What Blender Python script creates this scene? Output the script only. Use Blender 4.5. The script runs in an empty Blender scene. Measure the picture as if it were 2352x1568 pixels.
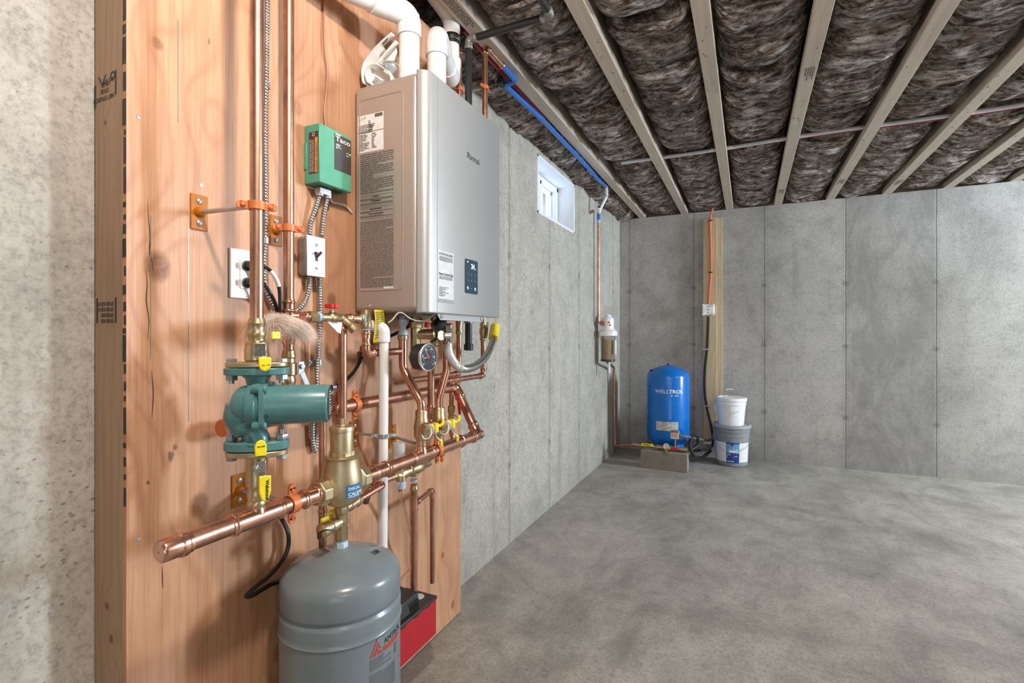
import bpy, math, random
from mathutils import Vector, Matrix, noise
random.seed(7)
C = bpy.context.scene.collection
PI = math.pi
R = math.radians
# ---------------------------------------------------------------- camera
FPX = 1150.0; YAW = R(25.2); HZ = 770.0; CAMZ = 1.12
cs, sn = math.cos(YAW), math.sin(YAW)
cam_d = bpy.data.cameras.new('camera'); cam = bpy.data.objects.new('camera', cam_d); C.objects.link(cam)
cam_d.sensor_width = 36.0; cam_d.lens = FPX/2352*36; cam_d.shift_y = -(784-HZ)/2352
cam_d.clip_start = 0.05
cam.location = (0, 0, CAMZ); cam.rotation_euler = (PI/2, 0, YAW)
bpy.context.scene.camera = cam
def at(px, py, X=None, Y=None, Z=None):
    """the point of the room seen at a pixel of the photograph, on the plane X, Y or Z = const"""
    dx = px-1176.0; dn = py-HZ
    d = Vector((cs*dx-sn*FPX, sn*dx+cs*FPX, -dn)); o = Vector((0, 0, CAMZ))
    if X is not None: t = (X-o.x)/d.x
    elif Y is not None: t = (Y-o.y)/d.y
    else: t = (Z-o.z)/d.z
    return o+d*t
# ---------------------------------------------------------------- light and exposure
sc = bpy.context.scene
sc.view_settings.view_transform = 'Standard'; sc.view_settings.look = 'None'
sc.view_settings.gamma = 1.0; sc.view_settings.use_curve_mapping = False
sc.view_settings.exposure = 0.0
w = bpy.data.worlds.new('overcast_sky'); sc.world = w; w.use_nodes = True
w.node_tree.nodes['Background'].inputs[0].default_value = (0.80, 0.90, 1.0, 1)
w.node_tree.nodes['Background'].inputs[1].default_value = 1.5
def lamp(name, kind, loc, power, col, size=0.05, rot=None, sy=None):
    l = bpy.data.lights.new(name, kind); o = bpy.data.objects.new(name, l); C.objects.link(o)
    l.energy = power; l.color = col; o.location = loc
    if kind == 'AREA':
        l.shape = 'RECTANGLE'; l.size = size; l.size_y = sy or size
    else: l.shadow_soft_size = size
    if rot: o.rotation_euler = rot
    return o
lamp('assumed_bulb_near_boiler', 'POINT', (-0.12, 0.40, 2.16), 66, (1.0, 0.93, 0.86), 0.045)  # assumed bulb out of view, placed by the shadows on the plywood
lamp('assumed_bulb_right_of_tank', 'POINT', (2.6, 2.6, 2.12), 62, (1.0, 0.93, 0.84), 0.05)  # assumed second bulb out of view, side taken from the tank's shadow
lamp('fill_point_behind', 'POINT', (1.6, -1.2, 2.12), 22, (1.0, 0.95, 0.88), 0.06)  # added warm fill behind the camera, lifts the ambient level
lamp('assumed_daylight_right', 'AREA', (4.6, 4.1, 1.95), 300, (0.70, 0.85, 1.0), 0.9, (0, R(97), 0), 0.45)  # assumed daylight from the right, brightens the upper back wall; no window built
lamp('added_daylight_small_window', 'AREA', (-1.62, 3.19, 1.50), 14, (0.60, 0.79, 1.0), 0.5, (0, R(-135), 0), 0.8)  # added light outside the built window, boosts bluish light on the ceiling
lamp('fill_area_behind', 'AREA', (1.8, -2.9, 1.1), 26, (0.76, 0.88, 1.0), 1.8, (R(102), 0, 0), 1.9)  # added cool frontal fill from behind the camera, no door is built there
# ---------------------------------------------------------------- mesh helper
def frame(d):
    d = Vector(d).normalized()
    a = Vector((0, 0, 1)) if abs(d.z) < 0.9 else Vector((1, 0, 0))
    x = a.cross(d).normalized(); y = d.cross(x)
    return d, x, y
def fillet(pts, rad, n=6):
    pts = [Vector(p) for p in pts]; out = [pts[0]]
    for i in range(1, len(pts)-1):
        a, b, c = pts[i-1], pts[i], pts[i+1]
        u = a-b; v = c-b; ang = u.angle(v, PI)
        if ang > PI-0.02: out.append(b); continue
        t = min(rad/math.tan(ang/2), u.length*0.48, v.length*0.48)
        rr = t*math.tan(ang/2); u.normalize(); v.normalize()
        bis = (u+v).normalized(); cen = b+bis*(rr/math.sin(ang/2))
        p0 = b+u*t-cen; p1 = b+v*t-cen; tot = p0.angle(p1); ax = p0.cross(p1).normalized()
        for k in range(n+1): out.append(cen+Matrix.Rotation(tot*k/n, 3, ax) @ p0)
    out.append(pts[-1]); return out
def smoothpath(pts, n=8):
    P = [Vector(p) for p in pts]; P = [2*P[0]-P[1]]+P+[2*P[-1]-P[-2]]; out = []
    for i in range(1, len(P)-2):
        a, b, c, d = P[i-1:i+3]
        for k in range(n):
            t = k/n
            out.append(0.5*((2*b)+(c-a)*t+(2*a-5*b+4*c-d)*t*t+(3*b-a-3*c+d)*t**3))
    out.append(P[-2]); return out
def resample(pts, step):
    out = [pts[0].copy()]; acc = 0
    for a, b in zip(pts, pts[1:]):
        L = (b-a).length
        while acc+L >= step:
            t = (step-acc)/L; a = a+(b-a)*t; L = (b-a).length; out.append(a.copy()); acc = 0
            if L <= 1e-9: break
        acc += L
    return out
class G:
    def __init__(s): s.v = []; s.f = []
    def add(s, vs, fs):
        n = len(s.v); s.v += [Vector(v) for v in vs]; s.f += [tuple(i+n for i in f) for f in fs]; return s
    def sweep(s, pts, rads, seg=16, cap=True, sx=1.0, up=None):
        pts = [Vector(p) for p in pts]; n = len(pts)
        if not isinstance(rads, (list, tuple)): rads = [rads]*n
        t0 = (pts[1]-pts[0]).normalized()
        _, x, y = frame(t0)
        if up is not None:
            y = Vector(up); y = (y-t0*y.dot(t0)).normalized(); x = y.cross(t0)
        vs = []; prev = t0
        for i, p in enumerate(pts):
            t = (pts[min(i+1, n-1)]-pts[max(i-1, 0)])
            t = t.normalized() if t.length > 1e-9 else prev
            q = prev.rotation_difference(t); x = q @ x; y = q @ y; prev = t
            r = rads[i]
            for k in range(seg):
                a = 2*PI*k/seg; vs.append(p+x*(math.cos(a)*r*sx)+y*(math.sin(a)*r))
        fs = [(i*seg+k, i*seg+(k+1) % seg, (i+1)*seg+(k+1) % seg, (i+1)*seg+k) for i in range(n-1) for k in range(seg)]
        if cap: fs += [tuple(range(seg))[::-1], tuple((n-1)*seg+k for k in range(seg))]
        return s.add(vs, fs)
    def tube(s, pts, r, seg=16, bend=None, n=6):
        pts = [Vector(p) for p in pts]
        if bend: pts = fillet(pts, bend, n)
        return s.sweep(pts, r, seg)
    def lathe(s, p, d, prof, seg=24, rot=0.0, cap=True):
        p = Vector(p); d, x, y = frame(d); vs = []
        for t, r in prof:
            for k in range(seg):
                a = 2*PI*k/seg+rot; vs.append(p+d*t+(x*math.cos(a)+y*math.sin(a))*max(r, 1e-5))
        n = len(prof)
        fs = [(i*seg+k, i*seg+(k+1) % seg, (i+1)*seg+(k+1) % seg, (i+1)*seg+k) for i in range(n-1) for k in range(seg)]
        if cap: fs += [tuple(range(seg))[::-1], tuple((n-1)*seg+k for k in range(seg))]
        return s.add(vs, fs)
    def box(s, a, b):
        x0, y0, z0 = [min(a[i], b[i]) for i in range(3)]; x1, y1, z1 = [max(a[i], b[i]) for i in range(3)]
        return s.add([(x0,y0,z0),(x1,y0,z0),(x1,y1,z0),(x0,y1,z0),(x0,y0,z1),(x1,y0,z1),(x1,y1,z1),(x0,y1,z1)],
            [(0,3,2,1),(4,5,6,7),(0,1,5,4),(1,2,6,5),(2,3,7,6),(3,0,4,7)])
    def obox(s, c, u, v, w, a, b, d):
        c = Vector(c); u = Vector(u).normalized()*a/2; v = Vector(v).normalized()*b/2; w = Vector(w).normalized()*d/2
        vs = [c+u*i+v*j+w*k for k in (-1, 1) for i, j in ((-1,-1),(1,-1),(1,1),(-1,1))]
        return s.add(vs, [(0,3,2,1),(4,5,6,7),(0,1,5,4),(1,2,6,5),(2,3,7,6),(3,0,4,7)])
    def prism(s, o, u, v, poly, h):
        o = Vector(o); u = Vector(u).normalized(); v = Vector(v).normalized(); w = u.cross(v)*h; n = len(poly)
        vs = [o+u*a+v*b for a, b in poly]; vs += [p+w for p in vs]
        fs = [tuple(range(n))[::-1], tuple(range(n, 2*n))]+[(i, (i+1) % n, n+(i+1) % n, n+i) for i in range(n)]
        return s.add(vs, fs)
    def xf(s, M, start=0):
        for i in range(start, len(s.v)): s.v[i] = M @ s.v[i]
        return s
def rrect(w, h, r, n=4, cx=0, cy=0):
    out = []
    for qx, qy, a0 in ((1,1,0),(-1,1,90),(-1,-1,180),(1,-1,270)):
        for k in range(n+1):
            a = R(a0+90*k/n); out.append((cx+qx*(w/2-r)+r*math.cos(a), cy+qy*(h/2-r)+r*math.sin(a)))
    return out
def oval(a, b, n=32, e=1.6):
    out = []
    for k in range(n):
        t = 2*PI*k/n; c, s_ = math.cos(t), math.sin(t)
        out.append((a*math.copysign(abs(c)**(2/2.0), c), b*math.copysign(abs(s_)**(e/2.0*1.2), s_)))
    return out
WL = {}
def meta(o, label=None, cat=None, group=None, kind=None):
    if label: o['label'] = label
    if cat: o['category'] = cat
    if group: o['group'] = group
    if kind: o['kind'] = kind
    return o
def obj(name, g, m, parent=None, bevel=0.0, smooth=35, segs=2, org=None):
    if parent is not None: loc = WL[parent.name]
    elif org is not None: loc = Vector(org)
    else:
        mn = Vector([min(v[i] for v in g.v) for i in range(3)]); mx = Vector([max(v[i] for v in g.v) for i in range(3)])
        loc = Vector(((mn.x+mx.x)/2, (mn.y+mx.y)/2, mn.z))
    me = bpy.data.meshes.new(name); me.from_pydata([v-loc for v in g.v], [], g.f)
    for mm in (m if isinstance(m, (list, tuple)) else [m]): me.materials.append(mm)
    me.polygons.foreach_set('use_smooth', [True]*len(me.polygons))
    me.update(); me.set_sharp_from_angle(angle=R(smooth))
    o = bpy.data.objects.new(name, me); C.objects.link(o)
    if parent is not None: o.parent = parent
    else: o.location = loc
    WL[o.name] = loc
    if bevel:
        b = o.modifiers.new('bevel', 'BEVEL'); b.width = bevel; b.segments = segs; b.limit_method = 'ANGLE'; b.angle_limit = R(40)
        b.harden_normals = False
    return o
def thing(name, label, cat, loc, group=None):
    o = bpy.data.objects.new(name, None); C.objects.link(o); o.location = loc; o.empty_display_size = 0.02
    WL[o.name] = Vector(loc); return meta(o, label, cat, group)
def top(name, g, m, label, cat, group=None, kind=None, **k):
    return meta(obj(name, g, m, **k), label, cat, group, kind)
def struct(name, g, m, **k): return meta(obj(name, g, m, org=(0,0,0), **k), kind='structure')
def text(s, o, u, v, h, m, parent, name='lettering', bold=0.0, thick=0.0003, sx=1.0, center=False, spacing=1.0, warp=None):
    """lettering: text s with its lower left corner at o, running along u, standing along v, cap height h"""
    cu = bpy.data.curves.new('t', 'FONT'); cu.body = s; cu.extrude = 0.02; cu.offset = bold; cu.resolution_u = 3
    cu.space_character = spacing
    if center: cu.align_x = 'CENTER'
    ob = bpy.data.objects.new('t', cu); C.objects.link(ob); bpy.context.view_layer.update()
    dg = bpy.context.evaluated_depsgraph_get(); me = bpy.data.meshes.new_from_object(ob.evaluated_get(dg))
    k = h/0.7; u = Vector(u).normalized(); v = Vector(v).normalized(); w_ = u.cross(v); g = G()
    vs = []
    for p in me.vertices:
        q = (p.co.x*k*sx, p.co.y*k, (p.co.z+0.02)/0.04*thick)
        vs.append(warp(*q) if warp else Vector(o)+u*q[0]+v*q[1]+w_*q[2])
    g.add(vs, [tuple(f.vertices) for f in me.polygons])
    bpy.data.objects.remove(ob); bpy.data.meshes.remove(me); bpy.data.curves.remove(cu)
    r = obj(name, g, m, parent); return r
def lines(o, u, v, wd, ht, n, m, parent, seed=1, fill=0.55, name='printed_text', lift=0.0004, ragged=0.8, warp=None):
    """rows of small unreadable print: o is the upper left corner, rows go down against v"""
    rnd = random.Random(seed); g = G(); u = Vector(u).normalized(); v = Vector(v).normalized(); w_ = u.cross(v)
    o = Vector(o); ph = ht/n
    def P(a, b): return warp(a, b, lift) if warp else o+u*a+v*b+w_*lift
    for i in range(n):
        y1 = -i*ph; y0 = y1-ph*fill; x = 0; end = wd*(1 if rnd.random() < ragged else rnd.uniform(0.3, 0.9))
        while x < end-ph*0.6:
            L = min(rnd.uniform(1.2, 5.0)*ph, end-x)
            g.add([P(x, y0), P(x+L, y0), P(x+L, y1), P(x, y1)], [(0, 1, 2, 3)]); x += L+ph*0.45
    return obj(name, g, m, parent)
def quad(o, u, v, a, b, m, parent, name, lift=0.0002, thick=0.0004, r=0.0):
    g = G(); u = Vector(u).normalized(); v = Vector(v).normalized(); w_ = u.cross(v)
    poly = rrect(a, b, r, 3, a/2, b/2) if r else [(0,0),(a,0),(a,b),(0,b)]
    g.prism(Vector(o)+w_*lift, u, v, poly, thick); return obj(name, g, m, parent)
# ---------------------------------------------------------------- materials
class NT:
    def __init__(s, name):
        s.m = bpy.data.materials.new(name); s.m.use_nodes = True; s.t = s.m.node_tree; s.b = s.t.nodes['Principled BSDF']
        s.co = s.n('TexCoord').outputs['Object']
    def n(s, ty, ins=None, **at_):
        nd = s.t.nodes.new('ShaderNode'+ty)
        for k, v_ in at_.items(): setattr(nd, k, v_)
        for k, v_ in (ins or {}).items():
            if isinstance(v_, bpy.types.NodeSocket): s.t.links.new(v_, nd.inputs[k])
            else: nd.inputs[k].default_value = v_
        return nd
    def mth(s, op, a, b=0.0, c=0.0, clamp=False):
        return s.n('Math', {0: a, 1: b, 2: c}, operation=op, use_clamp=clamp).outputs[0]
    def vec(s, scale=(1,1,1), rot=(0,0,0), src=None):
        return s.n('Mapping', {'Vector': src or s.co, 'Scale': scale, 'Rotation': rot}).outputs[0]
    def noise(s, v, scale, det=4, rough=0.55, dist=0.0, out='Fac'):
        return s.n('TexNoise', {'Vector': v, 'Scale': scale, 'Detail': det, 'Roughness': rough, 'Distortion': dist}).outputs[out]
    def ramp(s, f, stops, interp='LINEAR'):
        nd = s.n('ValToRGB', {'Fac': f}); cr = nd.color_ramp; cr.interpolation = interp
        while len(cr.elements) < len(stops): cr.elements.new(0.5)
        for e, (p, c) in zip(cr.elements, stops):
            e.position = p; e.color = (c, c, c, 1) if isinstance(c, (int, float)) else (*c, 1)
        return nd.outputs['Color']
    def mix(s, f, a, b, blend='MIX'):
        nd = s.n('Mix', data_type='RGBA', blend_type=blend)
        for k, v_ in ((0, f), (6, a), (7, b)):
            if isinstance(v_, bpy.types.NodeSocket): s.t.links.new(v_, nd.inputs[k])
            else: nd.inputs[k].default_value = v_ if k == 0 else (*v_, 1)
        return nd.outputs[2]
    def sst(s, x, a, b):
        nd = s.n('MapRange', {'Value': x, 'From Min': a, 'From Max': b}); nd.interpolation_type = 'SMOOTHSTEP'; return nd.outputs[0]
    def set(s, **k):
        for kk, v_ in k.items():
            kk = {'col': 'Base Color', 'rough': 'Roughness', 'metal': 'Metallic', 'trans': 'Transmission Weight', 'coat': 'Coat Weight', 'ior': 'IOR', 'alpha': 'Alpha', 'spec': 'Specular IOR Level'}.get(kk, kk)
            if isinstance(v_, bpy.types.NodeSocket): s.t.links.new(v_, s.b.inputs[kk])
            elif kk == 'Base Color': s.b.inputs[kk].default_value = (*v_, 1)
            else: s.b.inputs[kk].default_value = v_
        return s
    def bump(s, h, strength=0.3, dist=0.01):
        b = s.n('Bump', {'Height': h, 'Strength': strength, 'Distance': dist}); s.t.links.new(b.outputs[0], s.b.inputs['Normal']); return s
def plain(name, col, rough=0.5, metal=0.0, var=0.06, nscale=40, bump=0.0, **k):
    n = NT(name); f = n.noise(n.co, nscale, 3)
    lo = tuple(c*(1-var*1.6) for c in col); hi = tuple(min(1, c*(1+var)) for c in col)
    n.set(col=n.ramp(f, [(0.3, lo), (0.7, hi)]), metal=metal, **k)
    n.set(rough=n.mth('MULTIPLY_ADD', f, 0.12, rough-0.06))
    if bump: n.bump(f, bump, 0.001)
    return n.m
def glow(name, col, st):
    n = NT(name); n.set(col=col); n.b.inputs['Emission Color'].default_value = (*col, 1); n.b.inputs['Emission Strength'].default_value = st; return n.m
def m_copper(name, base, dark, rough=0.30):
    n = NT(name); f = n.noise(n.vec((1, 1, 0.5)), 22, 5, 0.65); f2 = n.noise(n.co, 160, 2)
    c = n.ramp(f, [(0.32, dark), (0.6, base)]); n.set(col=c, metal=1.0, rough=n.mth('MULTIPLY_ADD', f, -0.16, rough+0.10)); n.bump(f2, 0.05, 0.0006); return n.m
M = {}
M['copper'] = m_copper('aged_copper', (0.62, 0.335, 0.23), (0.33, 0.17, 0.115), 0.35)
M['copper_new'] = m_copper('bright_copper', (0.80, 0.43, 0.31), (0.52, 0.26, 0.18), 0.22)
M['brass'] = m_copper('cast_brass', (0.64, 0.50, 0.31), (0.42, 0.31, 0.17), 0.34)
M['brass_rough'] = m_copper('sand_cast_brass', (0.60, 0.49, 0.31), (0.46, 0.36, 0.21), 0.42)
M['steel'] = plain('zinc_steel', (0.46, 0.475, 0.485), 0.32, 0.75)
M['chrome'] = plain('chrome', (0.82, 0.82, 0.82), 0.14, 1.0)
M['flexcond'] = plain('galvanised_conduit', (0.50, 0.50, 0.49), 0.30, 1.0)
M['iron'] = plain('black_iron', (0.035, 0.035, 0.037), 0.33, 0.35)
M['gasfit'] = plain('grey_iron_fitting', (0.30, 0.29, 0.26), 0.5, 0.7)
M['orange'] = plain('copper_coloured_paint', (0.66, 0.19, 0.06), 0.38, 0.15, bump=0.2)
M['orange_plate'] = plain('amber_lacquered_plate', (0.44, 0.14, 0.006), 0.50, 0.0, spec=0.3, bump=0.1)
M['pvc'] = plain('white_pvc', (0.80, 0.79, 0.765), 0.28, var=0.004, nscale=8)
M['pvc_grey'] = plain('grey_plastic', (0.52, 0.53, 0.52), 0.45)
M['steelblue'] = plain('pale_blue_plastic', (0.55, 0.66, 0.74), 0.45)
M['black'] = plain('black_rubber', (0.012, 0.012, 0.013), 0.36)
M['black_plastic'] = plain('black_plastic', (0.025, 0.024, 0.023), 0.42)
M['yellow'] = plain('yellow_vinyl', (0.88, 0.70, 0.02), 0.38)
M['red'] = plain('red_vinyl', (0.62, 0.015, 0.02), 0.35)
M['redbox'] = plain('red_plastic_reservoir', (0.42, 0.006, 0.012), 0.5)
M['teal'] = plain('teal_enamel', (0.085, 0.215, 0.215), 0.28, var=0.10, nscale=18, bump=0.15)
M['heater_side'] = plain('warm_silver_paint', (0.46, 0.40, 0.36), 0.36, 0.45, var=0.03, nscale=300)
M['heater_front'] = plain('cool_silver_paint', (0.50, 0.50, 0.49), 0.34, 0.45, var=0.03, nscale=300)
M['green'] = plain('green_abs_case', (0.08, 0.34, 0.22), 0.32, var=0.04)
M['white'] = plain('white_plastic', (0.83, 0.83, 0.82), 0.32)
M['label'] = plain('white_label_paper', (0.80, 0.79, 0.76), 0.5)
M['paper'] = plain('glossy_paper', (0.78, 0.77, 0.74), 0.4)
M['ink'] = plain('black_ink', (0.02, 0.02, 0.02), 0.5)
M['ink_soft'] = plain('grey_print', (0.13, 0.12, 0.11), 0.5)
M['tank_grey'] = plain('grey_blue_enamel', (0.185, 0.225, 0.245), 0.24, var=0.05, nscale=9)
M['tank_blue'] = plain('blue_enamel', (0.003, 0.15, 0.55), 0.22, var=0.05, nscale=6)
M['pex_blue'] = plain('blue_pex', (0.03, 0.16, 0.55), 0.3)
M['pex_red'] = plain('red_pex', (0.36, 0.01, 0.03), 0.35)
M['pex_white'] = plain('white_pex', (0.80, 0.82, 0.84), 0.35)
M['tape_blue'] = plain('blue_thread_seal', (0.33, 0.55, 0.72), 0.6)
M['wire_brown'] = plain('brown_thermostat_wire', (0.42, 0.20, 0.12), 0.45)
M['wire_white'] = plain('off_white_cable', (0.72, 0.70, 0.66), 0.4)
M['red_dark'] = plain('logo_red', (0.45, 0.05, 0.03), 0.5)
M['led_blue'] = glow('blue_white_led', (0.45, 0.75, 1.0), 3.0)
M['led_green'] = glow('green_led', (0.25, 1.0, 0.1), 4.0)
def m_clear(name, col, rough=0.05, ior=1.45):
    n = NT(name); n.set(col=col, trans=1.0, rough=rough, ior=ior); return n.m
def m_pane():
    n = NT('window_glass'); tr = n.n('BsdfTransparent', {'Color': (0.95, 0.97, 1.0, 1)}); gl = n.n('BsdfGlossy', {'Roughness': 0.02}); mx = n.n('MixShader', {0: 0.06, 1: tr.outputs[0], 2: gl.outputs[0]})
    n.t.links.new(mx.outputs[0], n.t.nodes['Material Output'].inputs['Surface']); return n.m
M['glass'] = m_pane()
M['tubing'] = m_clear('clear_vinyl_tubing', (0.85, 0.80, 0.74), 0.12, 1.2)
def m_concrete(name, base, seams=(), axis=1, pits=0.5, mott=0.22, floor=False, seamw=0.006, panel=None):
    n = NT(name); co = n.co
    big = n.noise(n.vec((1, 1, 0.6)), 1.1, 5, 0.6, 0.6); mid = n.noise(co, 7, 6, 0.65, 0.4); fine = n.noise(co, 90, 4, 0.7)
    a = n.ramp(big, [(0.28, tuple(c*(1-mott*1.3) for c in base)), (0.5, base), (0.74, tuple(min(1, c*(1+mott*0.7)) for c in base))])
    b = n.ramp(mid, [(0.25, 0.70), (0.5, 0.97), (0.8, 1.10)]); c = n.mix(0.85, a, b, 'MULTIPLY')
    f = n.ramp(fine, [(0.32, 0.66), (0.5, 0.96), (0.68, 1.10)]); c = n.mix(0.9, c, f, 'MULTIPLY'); gr = n.noise(n.vec((1, 1.3, 1)), 34, 7, 0.74, 0.4); c = n.mix(0.75, c, n.ramp(gr, [(0.34, 0.72), (0.46, 0.97), (0.66, 1.08)]), 'MULTIPLY')
    h = n.mth('ADD', n.mth('MULTIPLY', mid, 0.5), n.mth('MULTIPLY', fine, 0.25))
    if not floor:
        v1 = n.n('TexVoronoi', {'Vector': n.noise(co, 14, 2, out='Color') and n.vec((1, 1, 1.5)), 'Scale': 46.0, 'Randomness': 1.0})
        msk = n.sst(n.noise(co, 3.2, 6, 0.68), 0.62-0.3*pits, 0.74)
        sz = n.mth('MULTIPLY', msk, 0.30); pit = n.mth('LESS_THAN', n.mth('ADD', v1.outputs['Distance'], n.mth('MULTIPLY', n.noise(co, 120, 2), 0.12)), n.mth('ADD', sz, 0.05))
        v2 = n.n('TexVoronoi', {'Vector': n.vec((1, 1, 1.2)), 'Scale': 30.0}); pit2 = n.mth('LESS_THAN', n.mth('ADD', v2.outputs['Distance'], n.mth('MULTIPLY', n.noise(co, 60, 2), 0.12)), n.mth('ADD', n.mth('MULTIPLY', msk, 0.07), 0.105))
        pm = n.mth('MAXIMUM', pit, pit2)
        c = n.mix(n.mth('MULTIPLY', pm, 0.62), c, tuple(x*0.30 for x in base))
        h = n.mth('SUBTRACT', h, n.mth('MULTIPLY', pm, 0.6))
        # vertical drips and a ragged darker band near the floor
        st = n.noise(n.vec((3.0, 3.0, 0.22)), 3.0, 5, 0.6); c = n.mix(n.mth('MULTIPLY', n.sst(st, 0.54, 0.74), 0.42), c, tuple(x*0.52 for x in base))
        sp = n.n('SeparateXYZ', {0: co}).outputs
        low_band = n.mth('MULTIPLY', n.sst(n.mth('ADD', sp[2], n.mth('MULTIPLY', mid, 0.5)), 0.62, 0.22), 0.40)
        c = n.mix(low_band, c, tuple(x*0.55 for x in base))
        if panel:
            pm_ = n.mth('MULTIPLY', n.sst(sp[axis], panel[0], panel[0]+.02), n.sst(sp[axis], panel[1], panel[1]-.02)); ps_ = n.noise(n.vec((2.2, 2.2, 0.9)), 2.2, 6, 0.7, 0.6)
            c = n.mix(n.mth('MULTIPLY', pm_, n.mth('MULTIPLY_ADD', n.sst(ps_, 0.38, 0.62), 0.50, 0.20)), c, tuple(x*0.45 for x in base))
        for q in seams:
            d = n.mth('ABSOLUTE', n.mth('SUBTRACT', n.mth('ADD', sp[axis], n.mth('MULTIPLY_ADD', mid, 0.006, -0.003)), q))
            ln = n.sst(d, seamw, seamw*0.3); sm = n.mth('MULTIPLY', n.sst(n.mth('ADD', d, n.mth('MULTIPLY', fine, 0.06)), 0.07, 0.02), 0.25)
            c = n.mix(n.mth('MAXIMUM', n.mth('MULTIPLY', ln, 0.68), sm), c, tuple(x*0.33 for x in base)); h = n.mth('SUBTRACT', h, ln)
            for tz in (0.42, 1.02, 1.55):   # form tie stains
                dd = n.mth('SQRT', n.mth('ADD', n.mth('POWER', d, 2.0), n.mth('POWER', n.mth('SUBTRACT', sp[2], tz+0.02*math.sin(q*9)), 2.0)))
                tm = n.sst(n.mth('ADD', dd, n.mth('MULTIPLY', fine, 0.03)), 0.050, 0.018)
                c = n.mix(n.mth('MULTIPLY', tm, 0.7), c, tuple(x*0.30 for x in base))
        n.set(rough=0.85)
    else:
        sw = n.noise(n.vec((1.0, 0.45, 1), (0, 0, 0.5)), 5.0, 8, 0.68, 1.6); c = n.mix(0.75, c, n.ramp(sw, [(0.3, 0.70), (0.5, 0.98), (0.72, 1.22)]), 'MULTIPLY')
        dk = n.sst(n.noise(co, 1.7, 7, 0.74, 0.9), 0.50, 0.68); c = n.mix(n.mth('MULTIPLY', dk, 0.62), c, tuple(x*0.50 for x in base))
        lt = n.sst(n.noise(n.vec((1, 1, 1), (0, 0, 1.2)), 2.7, 7, 0.72, 1.2), 0.60, 0.74); c = n.mix(n.mth('MULTIPLY', lt, 0.35), c, tuple(min(1, x*1.45) for x in base))
        v1 = n.n('TexVoronoi', {'Vector': co, 'Scale': 9.0}); sp_ = n.mth('LESS_THAN', v1.outputs['Distance'], 0.030); c = n.mix(n.mth('MULTIPLY', sp_, 0.6), c, (0.03, 0.028, 0.025))
        n.set(rough=n.mth('MULTIPLY_ADD', sw, 0.35, 0.36))
    n.set(col=c); n.bump(h, 0.35, 0.004 if floor else 0.006); return n.m
def m_wood(name, base, dark, axis='Z', scale=1.0, knots=(), ring=26.0, amp=0.055, plane='YZ', kdark=(0.16, 0.07, 0.03), contrast=1.0, rough=0.55):
    """flat-sawn or peeled veneer: contour lines of a field that runs along the grain and bends round knots"""
    n = NT(name); s_ = n.n('SeparateXYZ', {0: n.co}).outputs; ix = {'X': 0, 'Y': 1, 'Z': 2}
    a = s_[ix[plane[0]]]; g_ = s_[ix[plane[1]]]
    cmb = n.n('CombineXYZ', {0: a, 1: n.mth('MULTIPLY', g_, 0.30), 2: 0.0}).outputs[0]
    F = n.mth('ADD', a, n.mth('MULTIPLY', n.noise(cmb, 3.2*scale, 2, 0.45), amp*9))
    kd = None
    for (ka, kg, kr, kh) in knots:
        da = n.mth('DIVIDE', n.mth('SUBTRACT', a, ka), kr); dg = n.mth('DIVIDE', n.mth('SUBTRACT', g_, kg), kr*1.25)
        d2 = n.mth('ADD', n.mth('MULTIPLY', da, da), n.mth('MULTIPLY', dg, dg))
        F = n.mth('ADD', F, n.mth('MULTIPLY', n.mth('EXPONENT', n.mth('MULTIPLY', d2, -0.09)), kr*4.8))
        if kh > 0:
            k_ = n.mth('MULTIPLY', n.sst(n.mth('ADD', d2, n.mth('MULTIPLY', n.noise(n.co, 60, 3), 0.5)), 1.45, 0.35), kh)
            kd = k_ if kd is None else n.mth('MAXIMUM', kd, k_)
    rg = n.mth('MULTIPLY_ADD', n.mth('SINE', n.mth('MULTIPLY', F, ring*scale*4.2)), 0.5, 0.5)
    rg = n.mth('POWER', rg, 4.0)
    fib = n.noise(n.n('CombineXYZ', {0: n.mth('MULTIPLY', a, 150*scale), 1: n.mth('MULTIPLY', g_, 3.0*scale), 2: 0.0}).outputs[0], 1.0, 4, 0.7)
    blot = n.noise(cmb, 5*scale, 4, 0.6)
    c = n.mix(n.mth('MULTIPLY', rg, 0.34*contrast), base, dark)
    c = n.mix(n.mth('MULTIPLY', n.sst(fib, 0.40, 0.75), 0.60*contrast), c, dark)
    c = n.mix(n.mth('MULTIPLY', n.sst(blot, 0.45, 0.78), 0.55*contrast), c, tuple(x*0.86 for x in dark))
    if kd is not None:
        kr_ = n.mth('MULTIPLY_ADD', n.noise(n.co, 45, 4, 0.6, 2.0), 0.8, 0.45); c = n.mix(n.mth('MULTIPLY', kd, kr_, clamp=True), c, kdark)
    sp = n.noise(n.vec((1, 1, 0.35)), 38*scale, 2, 0.5); c = n.mix(n.mth('MULTIPLY', n.sst(sp, 0.75, 0.80), 0.8), c, tuple(x*0.35 for x in dark))
    n.set(col=c, rough=rough); n.bump(n.mth('ADD', fib, n.mth('MULTIPLY', rg, 0.3)), 0.12, 0.0015); return n.m
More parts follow.
